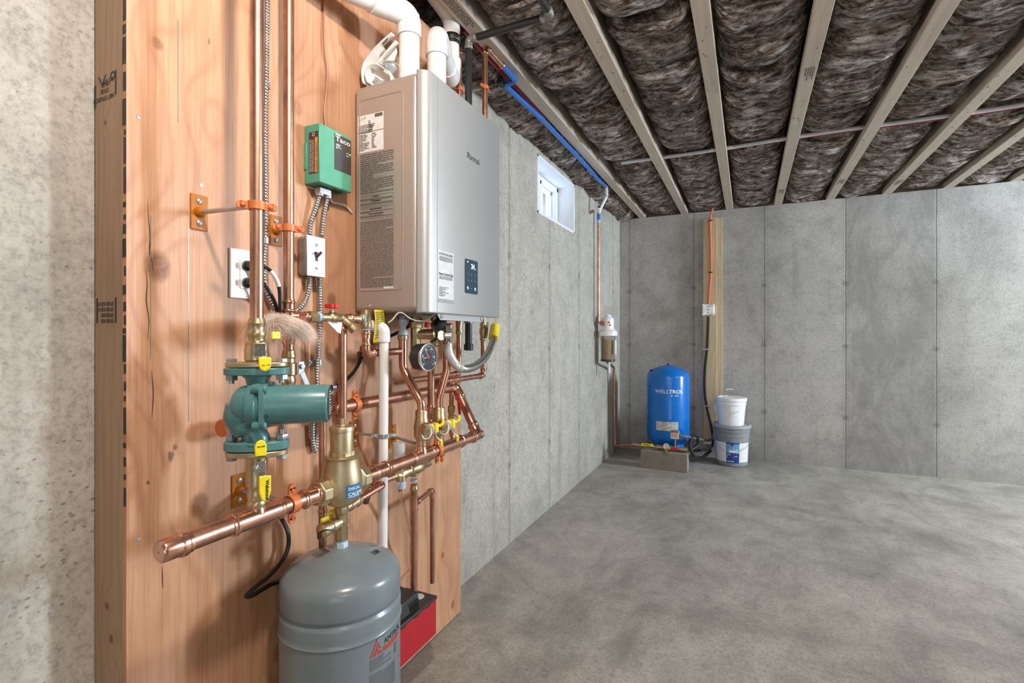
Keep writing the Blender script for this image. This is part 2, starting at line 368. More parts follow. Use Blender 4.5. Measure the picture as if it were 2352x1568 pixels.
# ================================================================ the setting
YA_ = Vector((0, 1, 0)); XW = -1.16; XP = -1.05; YB = 5.0; ZT = 2.275
def ylw(px): return at(px, 900, X=XW).y
def xbw(px): return at(px, 900, Y=YB).x
lw_seams = [ylw(1170), ylw(1262), ylw(1330), ylw(1408)]
bw_seams = [xbw(1445), xbw(1593), xbw(1755), xbw(1942), xbw(2150), xbw(2150)+0.62]
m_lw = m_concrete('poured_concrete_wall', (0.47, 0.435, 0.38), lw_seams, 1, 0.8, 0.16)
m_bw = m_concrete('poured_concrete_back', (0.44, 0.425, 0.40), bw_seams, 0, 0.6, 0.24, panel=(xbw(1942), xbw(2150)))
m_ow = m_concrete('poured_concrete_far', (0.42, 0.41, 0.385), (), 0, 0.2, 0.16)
m_fl = m_concrete('trowelled_concrete_floor', (0.385, 0.36, 0.32), floor=True, mott=0.32)
WY0, WY1, WZ0, WZ1 = 2.824, 3.547, 1.868, 2.228
XR, YF, ZTOP = 5.0, -3.0, 2.53
g = G(); T = 0.25
for y0, y1, z0, z1 in ((YF, WY0, 0, ZT), (WY1, YB+T, 0, ZT), (WY0, WY1, 0, WZ0), (WY0, WY1, WZ1, ZT)): g.box((XW-T, y0, z0), (XW, y1, z1))
struct('wall_left', g, m_lw)
struct('wall_back', G().box((XW, YB, 0), (XR, YB+T, ZT)), m_bw)
struct('wall_right', G().box((XR, YF, 0), (XR+T, YB+T, ZT)), m_ow)
struct('wall_front', G().box((XW-T, YF-T, 0), (XR+T, YF, ZT)), m_ow)
struct('floor', G().box((XW-T, YF-T, -0.1), (XR+T, YB+T, 0)), m_fl)
m_sub = m_wood('subfloor_sheathing', (0.45, 0.33, 0.20), (0.30, 0.20, 0.11), plane='XY')
struct('ceiling', G().box((XW-T, YF-T, ZTOP), (XR+T, YB+T, ZTOP+0.03)), m_sub)
m_joist = m_wood('joist_lumber', (0.60, 0.51, 0.42), (0.43, 0.34, 0.26), plane='XY', amp=0.02, ring=40, contrast=0.8, rough=0.7)
g = G()
for a, b in (((XW-T, YF, ZT), (XW-0.10, YB+T, ZTOP)), ((XW-T, YB+0.10, ZT), (XR+T, YB+T, ZTOP)), ((XR+0.1, YF, ZT), (XR+T, YB, ZTOP)), ((XW, YF-T, ZT), (XR, YF-0.1, ZTOP))): g.box(a, b)
struct('trim_1', g, m_joist)
# faint form ridges that stand proud of the walls at the panel joints
# ---- window in the left wall
m_frame = plain('white_vinyl_frame', (0.80, 0.82, 0.84), 0.4, var=0.01)
wn = thing('window_1', None, None, (XW, (WY0+WY1)/2, WZ0)); meta(wn, kind='structure')
g = G(); t = 0.018
g.box((XW-0.22, WY0, WZ0), (XW+0.004, WY0+t, WZ1)); g.box((XW-0.22, WY1-t, WZ0), (XW+0.004, WY1, WZ1)); g.box((XW-0.22, WY0, WZ1-t), (XW+0.004, WY1, WZ1)); g.box((XW-0.22, WY0, WZ0), (XW+0.004, WY1, WZ0+t))
obj('window_reveal', g, m_frame, wn, bevel=0.002)
g = G(); x0, x1 = XW-0.19, XW-0.12; a, b, c, d = WY0+t, WY1-t, WZ0+t, WZ1-t; f = 0.028
for q in (((x0, a, c), (x1, a+f, d)), ((x0, b-f, c), (x1, b, d)), ((x0, a, d-f), (x1, b, d)), ((x0, a, c), (x1, b, c+f))): g.box(*q)
obj('window_frame', g, m_frame, wn, bevel=0.002)
ym = (a+b)/2
def sash(y0, y1, xs):
    g = G(); f = 0.026; z0, z1 = c+0.026, d-0.026
    for q in (((xs, y0, z0), (xs+0.022, y0+f, z1)), ((xs, y1-f, z0), (xs+0.022, y1, z1)), ((xs, y0, z1-f), (xs+0.022, y1, z1)), ((xs, y0, z0), (xs+0.022, y1, z0+f))): g.box(*q)
    s = obj('window_sash', g, m_frame, wn, bevel=0.0015)
    obj('pane', G().box((xs+0.009, y0+f-.004, z0+f-.004), (xs+0.013, y1-f+.004, z1-f+.004)), M['glass'], s)
sash(a+f*0.6, ym+0.015, x1-0.024); sash(ym-0.015, b-f*0.6, x0+0.004)
# ---- joists
JX = [-0.967+0.393*i for i in range(9)]
JX[0] = -0.967; jw = 0.062
jl = ['nearest the boiler, with blue pipe along its edge', 'second out from the left wall', 'pointing down at the blue tank', 'fourth out from the left wall, pale with black dots', 'fifth out from the left wall', 'sixth out from the left wall', 'seventh out, meeting the back wall far right', 'eighth out, at the far right edge', 'ninth out']
proto = G().box((0, 0.15, 0), (jw, YB+0.1, 0.038)).box((jw/2-.005, 0.15, 0.038), (jw/2+.005, YB+0.1, ZTOP-ZT-.001))
J = []
for i in range(9):
    g = G(); g.add([Vector((v.x+JX[i], v.y, v.z+ZT)) for v in proto.v], proto.f)
    J.append(top('ceiling_joist', g, m_joist, 'pale lumber ceiling joist '+jl[i], 'joist', 'ceiling joists between the insulation', bevel=0.002))
# ---- stamped marks on the joists
rnd = random.Random(3)
for i, o in enumerate(J):
    g = G()
    for k in range(26):
        y = rnd.uniform(0.9, 4.7); x = JX[i]+rnd.uniform(0.006, jw-0.012); a = rnd.choice((0.002, 0.003, 0.006)); b_ = rnd.choice((0.003, 0.006, 0.016))
        g.prism((x, y, ZT-0.0004), (0, 1, 0), (1, 0, 0), oval(b_/2+.001, a/2+.0006, 10), -0.0006)
    obj('ink_mark', g, M['ink_soft'], o)
for i, y in ((0, 1.28), (1, 0.98), (3, 2.5), (3, 4.5), (4, 4.4), (5, 4.6)):
    lines((JX[i]+0.050, y, ZT-0.0002), (0, 1, 0), (1, 0, 0), 0.34 if i < 2 else 0.12, 0.038, 4, M['ink_soft'], J[i], seed=i+int(y*9), lift=0.0006, name='grade_stamp')
# ---- insulation batts
def m_insul():
    n = NT('brown_glass_fibre'); co = n.co
    wv = n.n('VectorMath', {0: co, 1: n.n('VectorMath', {0: n.noise(co, 4.0, 3, out='Color'), 1: (0.13, 0.15, 0.08)}, operation='MULTIPLY').outputs[0]}, operation='ADD').outputs[0]
    st = n.noise(n.vec((22, 95, 60), src=wv), 1.0, 8, 0.76, 0.4); cl = n.noise(n.vec((1, 1.7, 1), src=wv), 15.0, 8, 0.76, 0.3); st2 = n.noise(n.vec((3, 17, 12), src=wv), 1.0, 5, 0.6, 1.2); bl = n.noise(co, 3.4, 4, 0.6, 0.8)
    f = n.mth('ADD', n.mth('ADD', n.mth('MULTIPLY', st, 0.38), n.mth('MULTIPLY', st2, 0.27)), n.mth('MULTIPLY', cl, 0.35))
    c = n.ramp(f, [(0.41, (0.045, 0.028, 0.020)), (0.465, (0.17, 0.125, 0.096)), (0.51, (0.46, 0.395, 0.35)), (0.565, (0.92, 0.88, 0.86))])
    c = n.mix(n.mth('MULTIPLY', n.sst(bl, 0.46, 0.70), 0.45), c, (0.24, 0.15, 0.10), 'MIX')
    c = n.mix(0.9, c, n.ramp(bl, [(0.30, (1.5, 1.48, 1.5)), (0.70, (0.62, 0.55, 0.50))]), 'MULTIPLY')
    hs = n.mth('ADD', st, n.mth('MULTIPLY', n.mth('ADD', st2, cl), 1.2)); n.set(col=c, rough=0.95, spec=0.1); n.bump(hs, 1.0, 0.026)
    return n.m
m_ins = m_insul()
def batt(x0, x1, y0, y1, seed, sag=0.03, zb=2.33):
    nx = max(12, int((x1-x0)/0.011)); ny = int((y1-y0)/0.008); vs = []; fs = []
    for j in range(ny+1):
        v_ = j/ny; y = y0+(y1-y0)*v_
        ey = min(1, min(v_, 1-v_)*(y1-y0)/0.07); ey = math.sin(ey*PI/2)
        for i in range(nx+1):
            u = i/nx; x = x0+(x1-x0)*u
            prof = (max(0, 1-abs(2*u-1)**3.2))**0.7
            q = Vector((x*2.4+seed, y*7, seed*3.1)); wv = noise.noise(q)
            wr = noise.noise(Vector((x*5+wv*1.2, y*26+6*(2*u-1)**2*0.25+wv*3, seed)))
            wr2 = noise.noise(Vector((x*12, y*70+wv*5, seed+5)))
            rd = 1-abs(noise.noise(Vector((x*7+wv, y*16+wv*2, seed+9))))*2
            z = zb+0.055*(1-prof)-sag*prof-0.024*wv-0.018*wr-0.016*noise.noise(Vector((x*5+seed, y*3.1, seed+2)))-0.005*wr2-0.008*rd+0.05*(1-ey)
            if seed < 7: z += 0.15*math.exp(-((y-1.56)/0.13)**2)
            if seed > 7: z += 0.065*math.exp(-((y-3.50)/(0.15 if y < 3.5 else 0.05))**2)
            z = min(z, ZTOP-0.02)
            vs.append((x+0.004*wr2, y+0.008*wv, z))
    w_ = nx+1
    fs = [(j*w_+i, j*w_+i+1, (j+1)*w_+i+1, (j+1)*w_+i) for j in range(ny) for i in range(nx)]
    # close the batt upward so that it has its thickness
    n0 = len(vs); ring = [i for i in range(w_)]+[j*w_+nx for j in range(1, ny+1)]+[ny*w_+i for i in range(nx-1, -1, -1)]+[j*w_ for j in range(ny-1, 0, -1)]
    vs += [(vs[i][0], vs[i][1], ZTOP-0.015) for i in ring]; k = len(ring)
    fs += [(ring[(i+1) % k], ring[i], n0+i, n0+(i+1) % k) for i in range(k)]+[tuple(range(n0, n0+k))]
    return G().add(vs, fs)
bays = [(XW-0.09, JX[0]-0.022)]+[(JX[i]+jw+.001, JX[i+1]-.001) for i in range(8)]
cuts = [[0.3, 1.75, 3.3, YB+0.06], [0.3, 1.35, 2.55, 3.95, YB+0.06], [0.3, 1.9, 2.75, YB+0.06], [0.3, 1.15, 2.45, 3.65, YB+0.06], [0.4, 1.9, 3.2, YB+0.06], [0.5, 2.2, 3.5, YB+0.06], [0.8, 2.5, 3.7, YB+0.06], [1.2, 2.9, YB+0.06], [1.8, 3.4, YB+0.06]]
bn = ['along the left wall above the window', 'between the first two joists', 'in the second full bay from the left wall', 'in the bay leading to the blue tank', 'right of the joist over the blue tank', 'in the fifth full bay', 'in the sixth full bay, warm brown', 'in the seventh full bay', 'in the last bay at the right edge']
for b_, (bay, cu) in enumerate(zip(bays, cuts)):
    for k in range(len(cu)-1):
        nm = ['nearest the camera', 'second back', 'third back', 'fourth back'][k] if k < len(cu)-2 else 'at the far end'
        far = cu[k+1] > 4.9
        top('insulation_batt', batt(bay[0], bay[1], cu[k]+0.006, cu[k+1]-0.006, b_*7.3+k*2.1, sag=0.036 if b_ else 0.05, zb=2.325 if b_ else 2.31), m_ins,
            'glass fibre batt '+bn[b_]+', '+nm, 'insulation', 'glass fibre batts between the joists', smooth=180)
# ---- plywood board on studs
kn = [(362, 612, .028, 1), (457, 1160, .024, 1), (362, 100, .012, .8), (683, 248, .018, .5), (762, 690, .020, .8), (402, 1027, .006, 1), (800, 60, .030, .5), (340, 1108, .004, 1), (570, 60, .01, 0), (470, 260, .02, 0), (1040, 1388, .016, .9), (1017, 1275, .012, .9), (720, 330, .05, 0), (400, 720, .05, 0), (640, 1500, .02, .5)]
knots = []
for px, py, r_, h_ in kn:
    p = at(px, py, X=XP); knots.append((p.y, p.z, r_, h_))
m_ply = m_wood('peeled_fir_plywood', (0.60, 0.325, 0.185), (0.35, 0.145, 0.065), knots=knots, ring=17, amp=0.060, kdark=(0.20, 0.075, 0.025), contrast=1.0, rough=0.5)
PY0, PY1, PZT = 0.5394, 1.7436, 2.243
ply = thing('plywood_panel', 'large orange fir plywood board behind the boiler and pipework', 'board', (XP-0.018, (PY0+PY1)/2, 0))
o = obj('panel_sheet', G().box((XP-0.012, PY0, 0.004), (XP, PY1, PZT)), m_ply, None, org=(0, 0, 0)); o.parent = ply; o.matrix_parent_inverse = Matrix.Translation(-WL[ply.name])
g = G(); rnd = random.Random(5)
z = 0.80
while z < 2.06:
    h = rnd.choice((0.010, 0.018, 0.035, 0.05)); w_ = rnd.uniform(0, .005); g.box((XP-0.0118+w_, PY0-0.0004, z), (XP-0.0005, PY0, z+h)); z += h+rnd.uniform(0.003, 0.018)
obj('edge_stamp', g, M['ink'], ply)
g = G()
for k in (345, 432):
    a = at(k, 470, X=XP); g.box((XP, a.y, a.z-0.30 if k == 345 else a.z-0.45), (XP+0.0003, a.y+0.0012, a.z-0.02))
a = at(408, 180, X=XP); g.box((XP, a.y, a.z-0.09), (XP+0.0003, a.y+0.001, a.z+0.12))
obj('pencil_line', g, M['teal'], ply)
g = G()
for crk in ([(339, 455), (341, 500), (345, 545), (343, 575), (349, 600), (352, 622)], [(334, 618), (338, 650), (336, 690), (342, 735), (339, 780)], [(348, 850), (352, 905), (349, 960)], [(700, 780), (702, 830)], [(372, 1300), (374, 1350)]):
    P = smoothpath([at(a_, b_, X=XP+.0002) for a_, b_ in crk], 5); n_ = len(P)
    vs = []
    for i, p in enumerate(P): w_ = .0008*math.sin(PI*(i+.3)/n_)+.0002; vs += [p-YA_*w_, p+YA_*w_]
    g.add(vs, [(2*i, 2*i+1, 2*i+3, 2*i+2) for i in range(n_-1)])
obj('veneer_crack', g, plain('crack_shadow_line', (.05, .02, .01), .8), ply)
g = G()
for px, py in ((318, 268), (462, 425), (318, 1238), (1040, 1415), (950, 1515), (760, 415)):
    p = at(px, py, X=XP); g.lathe(p, (1, 0, 0), [(0, .004), (.0008, .0035), (.001, .001)], 10)
obj('nail_head', g, M['steel'], ply)
m_stud = m_wood('stud_lumber', (0.45, 0.285, 0.175), (0.31, 0.18, 0.105), plane='XZ', ring=60, amp=0.02, knots=[(-1.115, 0.60, .008, 1), (-1.10, 0.54, .008, 1), (-1.13, 2.05, .012, .7), (-1.12, 1.53, .005, 1)], kdark=(0.14, 0.06, 0.03), rough=0.6)
st = thing('wall_stud', 'rough lumber stud with black grade stamps edging the plywood', 'stud', (XW+0.045, PY0+0.02, 0))
o = obj('stud_board', G().box((XW+0.003, PY0, 0.0), (XP-0.0125, PY0+0.038, ZT-0.005)), m_stud, None, org=(0, 0, 0), bevel=0.002); o.parent = st; o.matrix_parent_inverse = Matrix.Translation(-WL[st.name])
def stamp(pz, parts):
    for s_, dx_, dz_, h_ in parts:
        text(s_, (XW+0.02+dx_, PY0-0.0002, pz+dz_), (-1, 0, 0), (0, 0, -1), h_, M['ink'], st, 'grade_stamp', bold=0.01)
pz = at(250, 240, X=XW).z
for s_, x_, z_ in (('KD HT', 0.068, 0.030), ('1/4 EE', 0.056, 0.024), ('STUD', 0.052, 0.012), ('NET STUDCO', 0.070, -0.002)):
    text(s_, (XW+x_, PY0-0.0002, pz+z_), (-1, 0, 0), (0, 0, -1), 0.008, M['ink'], st, 'grade_stamp', bold=0.012)
g = G(); g.box((XW+0.074, PY0-0.0006, pz-0.006), (XW+0.078, PY0, pz+0.040)); g.box((XW+0.004, PY0-0.0006, pz-0.020), (XW+0.008, PY0, pz+0.026))
g.prism((XW+0.030, PY0, pz+0.034), (1, 0, 0), (0, 0, 1), [(-.014, .006), (0, -.016), (.014, .006), (.009, .003), (0, -.011), (-.009, .003)], 0.0006)
g.lathe((XW+0.066, PY0-0.0004, pz+0.032), (0, -1, 0), [(0, .008), (.0003, .008), (.0003, .0055), (0, .0055)], 20, cap=False)
pz = at(250, 715, X=XW).z
for x_, w_ in ((0.010, 0.004), (0.074, 0.004)): g.box((XW+x_, PY0-0.0006, pz-0.024), (XW+x_+w_, PY0, pz+0.024))
obj('stamp_frame', g, M['ink'], st)
for i in range(4): text('STUD KD HT'[:10-i], (XW+0.068, PY0-0.0002, pz+0.016-i*0.011), (-1, 0, 0), (0, 0, -1), 0.007, M['ink'], st, 'grade_stamp', bold=0.02)
g = G()
for y in (1.10, 1.70): g.box((XW+0.003, y, 0), (XP-0.018, y+0.038, ZT-0.005))
for o_, y, l_ in ((0, 1.10, 'behind the middle of the plywood'), (1, 1.705, 'behind the far edge of the plywood')):
    top('wall_stud', G().box((XW+0.003, y-0.002, 0), (XP-0.0125, y+0.036, ZT-0.005)), m_stud, 'lumber stud '+l_, 'stud')
# ================================================================ plumbing helpers
V = Vector
UP = V((0, 0, 1)); XA = V((1, 0, 0)); YA = V((0, 1, 0))
def press(g, p, d, r, k=1.0, seg=24):
    """the swaged socket end of a copper fitting, opening at p and going along d"""
    return g.lathe(p, d, [(0, r*.9), (0, r*1.10), (r*.30*k, r*1.12), (r*.45*k, r*1.27), (r*.62*k, r*1.30), (r*.80*k, r*1.27), (r*.95*k, r*1.13), (r*1.7*k, r*1.12)], seg)
def elbow_g(g, a, b, c, r, R_, ext=1.1):
    a, b, c = V(a), V(b), V(c); u = (a-b).normalized(); v = (c-b).normalized(); ang = u.angle(v); t = R_/math.tan(ang/2)
    L = t+r*ext; p0 = b+u*L; p1 = b+v*L
    g.tube([p0, b, p1], r*1.12, 20, R_, 8); press(g, p0+u*r*.5, -u, r); press(g, p1+v*r*.5, -v, r); return g
def run(name, label, cat, pts, r, m='copper', mf='copper_new', bendk=1.5, group=None, elbows=True, cap0=False, cap1=False, pn='pipe'):
    pts = [V(p) for p in pts]; t = thing(name, label, cat, pts[0], group)
    obj(pn, G().tube(pts, r, 20, r*bendk, 8), M[m], t)
    if elbows:
        for i in range(1, len(pts)-1):
            if (pts[i-1]-pts[i]).angle(pts[i+1]-pts[i]) < PI-.1: obj('elbow', elbow_g(G(), pts[i-1], pts[i], pts[i+1], r, r*bendk), M[mf], t)
    return t
def tee_part(c, r, d, b, rb, L, Lb, parent, m='copper_new'):
    c, d, b = V(c), V(d).normalized(), V(b).normalized(); g = G()
    g.tube([c-d*L, c+d*L], r*1.12, 24); press(g, c-d*(L+r*.5), d, r, .8); press(g, c+d*(L+r*.5), -d, r, .8)
    g.lathe(c, b, [(0, r*1.1), (r*1.1, max(rb*1.25, r*.98)), (r*1.35, rb*1.16), (Lb-rb*.8, rb*1.12)], 24)
    press(g, c+b*Lb, -b, rb, .8); return obj('tee', g, M[m], parent)
def brass(p, d, prof, parent=None, name='valve_body', m='brass', seg=24): return obj(name, G().lathe(p, d, prof, seg), M[m], parent)
def ribbed(pts, r=0.0085, pitch=0.0062, step=0.0016, n=8):
    P = resample(smoothpath(pts, n), step); rr = []
    for i in range(len(P)):
        ph = (i*step/pitch) % 1.0; rr.append(r*(1.0-0.20*(1 if ph > 0.72 else 0)-0.06*abs(ph-0.36)*2))
    return G().sweep(P, rr, 12)
def cable(pts, r, n=8, seg=10): return G().sweep(smoothpath(pts, n), r, seg)
def head(g, p, d, r, h): return g.lathe(p, d, [(0, r), (h*.5, r*.95), (h*.9, r*.6), (h, .0001)], 14)
def hexg(g, p, d, r, h, rot=0): return g.lathe(p, d, [(0, r*.94), (h*.08, r), (h*.92, r), (h, r*.94)], 6, rot)
def hanger(label, p, r, pd, ear, plate=None, col='orange', rod=0.005, platecol='orange_plate', w=0.018, group='pipe hangers on the plywood', ph=0.074):
    """split ring on a threaded rod from a plate on the plywood; p pipe centre, pd pipe direction, ear direction of the ears"""
    p = V(p); pd = V(pd).normalized(); ear = V(ear); ear = (ear-pd*ear.dot(pd)).normalized()
    py, pz = plate if plate else (p.y, p.z)
    base = V((XP, py, pz)); t = thing('pipe_hanger', label, 'pipe hanger', base, group)
    if platecol:
        g = G(); g.prism(base+V((0.0003, 0, 0)), YA, UP, rrect(0.036, ph, 0.001, 2), 0.0035); g.lathe(base+XA*.004, XA, [(0, .012), (.004, .011), (.008, .0085), (.010, .007)], 20)
        b = obj('base_plate', g, M[platecol], t, bevel=0.0006)
        for s_ in (-1, 1):
            q = base+V((0.0038, 0, s_*ph*.31)); s2 = obj('screw', head(G(), q, XA, .0068, .004).lathe(q+XA*.0042, XA, [(0, .0015), (.0006, .001)], 6), M['steel'], t)
    back = p-(p-base).normalized()*(r+.002)
    obj('rod', G().tube([base+XA*.004, back], rod, 14), M['steel'], t)
    n_ = pd.cross(ear).normalized(); g = G(); rr = r+.0012; th = .0026; vs = []; N = 28
    for k in range(N):
        a = 2*PI*k/N; e = V(ear*math.cos(a)+n_*math.sin(a))
        for rad, z_ in ((rr, -w/2), (rr+th, -w/2*.9), (rr+th, w/2*.9), (rr, w/2)): vs.append(p+e*rad+pd*z_)
    g.add(vs, [(k*4+j, ((k+1) % N)*4+j, ((k+1) % N)*4+(j+1) % 4, k*4+(j+1) % 4) for k in range(N) for j in range(4)])
    for s_ in (-1, 1):
        c = p+ear*s_*(rr+.008); g.obox(c, ear, n_, pd, .016, .0065, w*.82); g.lathe(c+ear*s_*.008-n_*.00325, n_, [(0, w*.41), (.0065, w*.41)], 16)
    obj('clamp_ring', g, M[col], t, bevel=0.0004)
    for s_ in (-1, 1):
        c = p+ear*s_*(rr+.010); g = G(); f = n_ if n_.x > 0 else -n_; head(g, c+f*.0032, f, .0052, .0042); g.lathe(c+f*.006, f, [(0, .0022), (.0016, .0018)], 6); obj('screw', g, M[col if s_ else 'steel'], t)
    return t
# ================================================================ the boiler
HY0, HY1, HZ0, HZ1, HXB, HXS, HXF = 1.132, 1.587, 1.182, 1.850, -1.045, -0.822, -0.790
bo = thing('tankless_boiler', 'silver wall-hung tankless boiler with a lit control panel', 'boiler', (-0.93, 1.36, HZ0))
obj('cabinet', G().box((HXB, HY0, HZ0+.006), (HXS-.0015, HY1-.004, HZ1-.004)), M['heater_side'], bo, bevel=0.014, segs=4)
poly = [(HY0, 0)]
for k in range(9):
    a = R(90*k/8); poly.append((HY0+.028-.028*math.cos(a), (HXF-HXS)*math.sin(a)))
poly += [(HY1-.012, HXF-HXS), (HY1-.003, (HXF-HXS)*.8), (HY1, (HXF-HXS)*.45), (HY1, 0)]
g = G().prism((HXS, 0, HZ0), (0, 1, 0), (1, 0, 0), poly, -(HZ1-HZ0)); cover = obj('front_cover', g, M['heater_front'], bo, bevel=0.007, segs=3, smooth=50)
yl = at(1004, 500, X=HXF).y
obj('cover_groove', G().box((HXF-.0001, yl, HZ0+.004), (HXF+.0005, yl+.0022, HZ1-.006)), M['gasfit'], bo)
# embossed panel on the side
pa = at(826, 450, Y=HY0).x; pb = at(925, 450, Y=HY0).x; za = at(826, 668, Y=HY0).z; zb = at(860, 224, Y=HY0).z
ring = rrect(pb-pa, zb-za, 0.012, 5, (pa+pb)/2, (za+zb)/2); P = [V((x, HY0+.0012, z)) for x, z in ring]; P.append(P[0].copy())
obj('embossed_panel', G().sweep(P, .0030, 8, cap=False), M['heater_side'], bo)
def sp(px, py): return at(px, py, Y=HY0)
a, b = sp(822, 307.5), sp(881, 250); l1 = quad(a, XA, UP, b.x-a.x, b.z-a.z-.006, M['label'], bo, 'rating_label')
lines((a.x+.003, HY0-.0007, b.z-.034), XA, UP, (b.x-a.x)*.55, .026, 7, M['ink_soft'], bo, 2, name='rating_text'); lines((a.x+.040, HY0-.0007, b.z-.024), XA, UP, .022, .03, 6, M['ink_soft'], bo, 22, name='rating_text')
g = G(); g.prism((b.x-.031, HY0-.0007, b.z-.016), XA, UP, rrect(.028, .010, .002, 3, .014, .003), .0003)
for i in range(3): g.lathe((a.x+.007+i*.010, HY0-.0006, b.z-.018+i*.002), (0, -1, 0), [(0, .0032), (.0003, .0032), (.0003, .0022), (0, .0022)], 14, cap=False)
obj('certification_mark', g, M['ink_soft'], bo)
a2, b2 = sp(822, 354), sp(881, 300); quad(a2, XA, UP, b2.x-a2.x, a.z-a2.z-.003, M['label'], bo, 'rating_label')
lines((a2.x+.003, HY0-.0007, a.z-.007), XA, UP, .040, .048, 12, M['ink_soft'], bo, 5, ragged=.4, name='rating_text'); lines((a2.x+.052, HY0-.0007, a.z-.007), XA, UP, .018, .045, 9, M['ink_soft'], bo, 6, ragged=.4, name='rating_text')
tz = sp(824, 358).z; bz = sp(824, 664).z; tx = sp(825, 500).x; tw = sp(904, 500).x-tx
lines((tx, HY0-.0003, tz), XA, UP, tw, (tz-bz)*.30, 19, M['ink_soft'], bo, 8, .5, 'warning_text', ragged=.8)
zz = tz-(tz-bz)*.31
g = G()
for k in range(2):
    z1 = zz-k*.036; h = .031
    for q in (((tx, z1), (tx+tw, z1-.0006)), ((tx, z1-h), (tx+tw, z1-h-.0006)), ((tx, z1), (tx+.0006, z1-h)), ((tx+tw-.0006, z1), (tx+tw, z1-h))): g.box((q[0][0], HY0-.0006, q[0][1]), (q[1][0], HY0, q[1][1]))
    text(['WARNING', 'FOR YOUR SAFETY'][k], (tx+tw/2, HY0-.0003, z1-.006), XA, UP, .0035, M['ink'], bo, 'warning_heading', bold=.02, center=True)
    text(['AVERTISSEMENT', 'POUR VOTRE SECURITE'][k], (tx+tw/2, HY0-.0003, z1-.019), XA, UP, .0035, M['ink'], bo, 'warning_heading', bold=.02, center=True)
    lines((tx+.003, HY0-.0004, z1-.009), XA, UP, tw-.006, .006, 2, M['ink_soft'], bo, 9+k, name='warning_text'); lines((tx+.003, HY0-.0004, z1-.022), XA, UP, tw-.006, .006, 2, M['ink_soft'], bo, 19+k, name='warning_text')
obj('warning_frame', g, M['ink_soft'], bo)
z2 = zz-.074; lines((tx, HY0-.0003, z2), XA, UP, tw, z2-bz-.002, 44, M['ink_soft'], bo, 11, .5, 'warning_text', ragged=.88)
g = G(); rnd = random.Random(4); x = tx+tw*.72
while x < tx+tw: q = rnd.choice((.0004, .0008, .0012)); g.box((x, HY0-.0006, bz-.002), (x+q, HY0, bz+.004)); x += q+.0006
obj('barcode', g, M['label'], bo)
# front lettering, panel and sticker
def fit(s, p0, p1, h, m, par, name='lettering', bold=.01, u=YA, wmax=None, lift=0.0):
    wd = (V(p1)-V(p0)).dot(u); cu = bpy.data.curves.new('t', 'FONT'); cu.body = s; ob = bpy.data.objects.new('t', cu); C.objects.link(ob); bpy.context.view_layer.update()
    nat = ob.dimensions.x*h/.7; bpy.data.objects.remove(ob); bpy.data.curves.remove(cu)
    return text(s, V(p0)+V(u).cross(UP)*lift, u, UP, h, m, par, name, bold, sx=wd/nat)
fit('Rinnai', at(1072.5, 361.7, X=HXF), at(1100, 370, X=HXF), .0195, M['ink'], bo, 'brand_lettering', .012)
a, b = at(1067.5, 672, X=HXF), at(1096.5, 601, X=HXF); pan = obj('control_panel', G().prism(a+XA*.0002, YA, UP, rrect(b.y-a.y, b.z-a.z, .004, 4, (b.y-a.y)/2, (b.z-a.z)/2), .0012), plain('smoked_panel', (.02, .05, .075), .12), bo)
pw, ph_ = b.y-a.y, b.z-a.z
text('24', a+V((.0014, pw*.46, ph_*.74)), YA, UP, .015, M['led_blue'], pan, 'display_digits', .012); 
g = G()
for (u_, v_, r_) in ((.2, .92, .0024), (.2, .17, .0028), (.22, .13, .002), (.78, .16, .003), (.8, .12, .002), (.8, .74, .0016)): g.prism(a+V((.0014, pw*u_, ph_*v_)), YA, UP, rrect(r_*2, r_*2, r_*.6, 2), .0003)
obj('indicator_light', g, M['led_blue'], pan)
g = G()
for u_ in (.22, .5, .78):
    for v_ in (.56, .38, .15): g.prism(a+V((.0013, pw*u_, ph_*v_)), YA, UP, rrect(.005, .0012, .0004, 2), .0003)
obj('button_mark', g, M['pvc_grey'], pan)
a, b = at(1006, 693, X=HXF), at(1041.5, 583, X=HXF); sw_, sh_ = b.y-a.y, b.z-a.z
stk = quad(a, YA, UP, sw_, sh_, plain('silver_sticker', (.66, .66, .65), .35, .3), bo, 'sticker'); q = a+XA*.0007
fit('ACTION REQUIRED', q+V((0, .004, sh_-.012)), q+V((0, sw_-.004, 0)), .0062, M['ink'], bo, 'sticker_lettering')
lines(q+V((0, .006, sh_-.016)), YA, UP, sw_-.012, .014, 4, M['ink_soft'], bo, 41, name='sticker_text'); fit('Rinnai Central App', q+V((0, .004, sh_*.53)), q+V((0, sw_-.004, 0)), .0072, M['ink'], bo, 'sticker_lettering', .02)
lines(q+V((0, .006, sh_*.51)), YA, UP, sw_-.012, .010, 3, M['ink_soft'], bo, 42, name='sticker_text'); lines(q+V((0, .005, sh_*.30)), YA, UP, sw_*.6, .028, 9, M['ink_soft'], bo, 43, name='sticker_text', ragged=.3)
obj('sticker_band', G().box(q+V((0, 0, 0)), q+V((.0004, sw_, .010))), M['gasfit'], bo)
